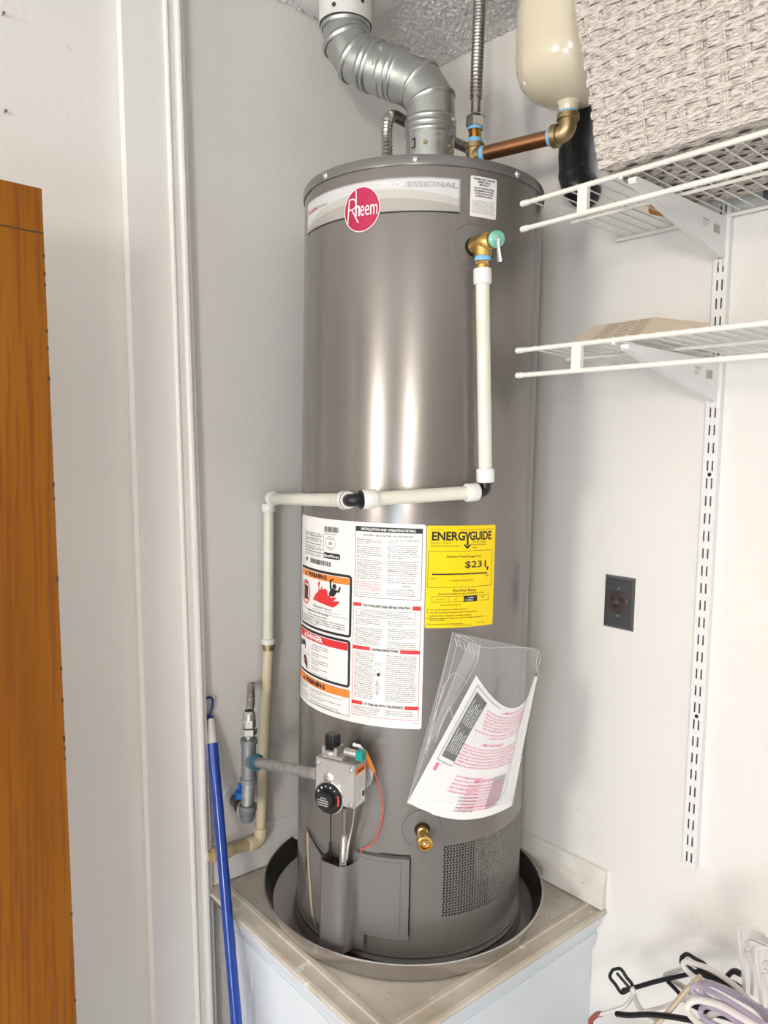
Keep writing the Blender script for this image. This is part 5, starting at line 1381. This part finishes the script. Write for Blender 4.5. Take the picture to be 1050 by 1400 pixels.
hanger('clothes_hanger', 'white tubular hanger with long bend curving over the black clip', 'hanger', [
 ('tube', 'whitehang', [(1075,1418,.06),(1040,1385,.08),(1010,1352,.09),(975,1327,.10),(948,1317,.105),(938,1315,.105),(934,1318,.105),(939,1327,.105),(956,1340,.10),(980,1347,.095),(1010,1360,.09),(1040,1378,.08),(1075,1400,.06)], .0036, False, None)])
hanger('clothes_hanger', 'lilac tubular hanger with a rounded end, uppermost of the two lilac ones', 'hanger', [
 ('tube', 'lilac', [(1080,1440,.03),(1040,1402,.05),(1000,1378,.07),(970,1366,.08),(960,1356,.085),(962,1346,.085),(974,1345,.085),(1000,1358,.08),(1040,1380,.06),(1080,1405,.04)], .0040, False, None)])
hanger('clothes_hanger', 'lilac tubular hanger lying lower, its bend beside the beige arm', 'hanger', [
 ('tube', 'lilac', [(1075,1455,.02),(1030,1415,.04),(1000,1392,.05),(975,1372,.06),(950,1358,.07),(947,1350,.07),(955,1348,.07),(985,1362,.06),(1020,1384,.05),(1075,1420,.03)], .0034, False, None)])
hanger('clothes_hanger', 'white tubular hanger curled round at the bottom centre of the heap', 'hanger', [
 ('tube', 'whitehang', [(1060,1460,.02),(1010,1425,.03),(965,1405,.04),(944,1388,.05),(940,1376,.055),(946,1369,.055),(960,1368,.055),(985,1375,.05),(1015,1392,.04),(1060,1420,.03)], .0042, False, None)])
hanger('clothes_hanger', 'lilac grey tubular hanger nested inside the lowest white one', 'hanger', [
 ('tube', 'lilac', [(1060,1450,.02),(1000,1412,.05),(965,1394,.06),(958,1383,.065),(964,1376,.065),(980,1380,.06),(1010,1398,.05),(1060,1430,.03)], .0034, False, None)])
def flat_hanger(x0, y0, d, lab_):
    t_ = thing('clothes_hanger', lab_, 'hanger', 'clothes hangers heaped at the bottom right')
    def ln(nm, pts_, r_, fl=.5): MB().tube(smoothpath([H(x0+a, y0+b, d) for a, b in pts_], 4), r_, 8, flat=fl).build(nm, 'greyhang', t_)
    ln('outer_edge', [(0,90),(-2,60),(-6,30),(-8,6),(-5,0),(4,-1),(18,4),(34,16),(50,32)], .0030)
    ln('inner_rib', [(2,22),(8,17),(22,22),(38,30),(52,44)], .0026); ln('upright_rib', [(10,92),(10,60),(6,40),(4,28)], .0028); ln('cross_rib', [(0,34),(8,33),(12,26)], .0024); ln('upright_rib', [(22,95),(20,60),(22,40)], .0024)
    vs = [H(x0+a, y0+b, d+.002) for a, b in ((-7,8),(-4,1),(4,0),(18,5),(34,17),(34,24),(20,18),(6,14),(2,20),(-1,34))]
    MB().add(vs, [tuple(range(len(vs)))]).build('web', 'greyhang', t_, smooth=0)
flat_hanger(1018, 1268, .12, 'clear grey flat hanger standing tallest at the right frame edge')
flat_hanger(1042, 1297, .08, 'clear grey flat hanger in front of the tallest one at the right edge')
hanger('clothes_hanger', 'black hanger with ribbed neck half hidden behind the white bend', 'hanger', [
 ('arm', 'blackm', [(960,1330,.14),(980,1338,.14),(1000,1345,.14),(1012,1352,.14)], .0070, False, .7), ('shoulder', 'blackm', [(990,1340,.15),(1002,1328,.15),(1014,1332,.15)], .0060, False, .6),
 ('lower_arm', 'blackm', [(945,1372,.12),(970,1384,.12),(1000,1392,.11),(1060,1420,.10)], .0060, False, .7)])
hanger('clothes_hanger', 'pale grey tubular hanger deep in the heap below the lilac ones', 'hanger', [
 ('tube', 'greyhang', [(1060,1405,.10),(1025,1395,.11),(990,1384,.11),(975,1386,.11),(968,1394,.11),(975,1402,.11),(1000,1410,.10)], .0044, False, None)])
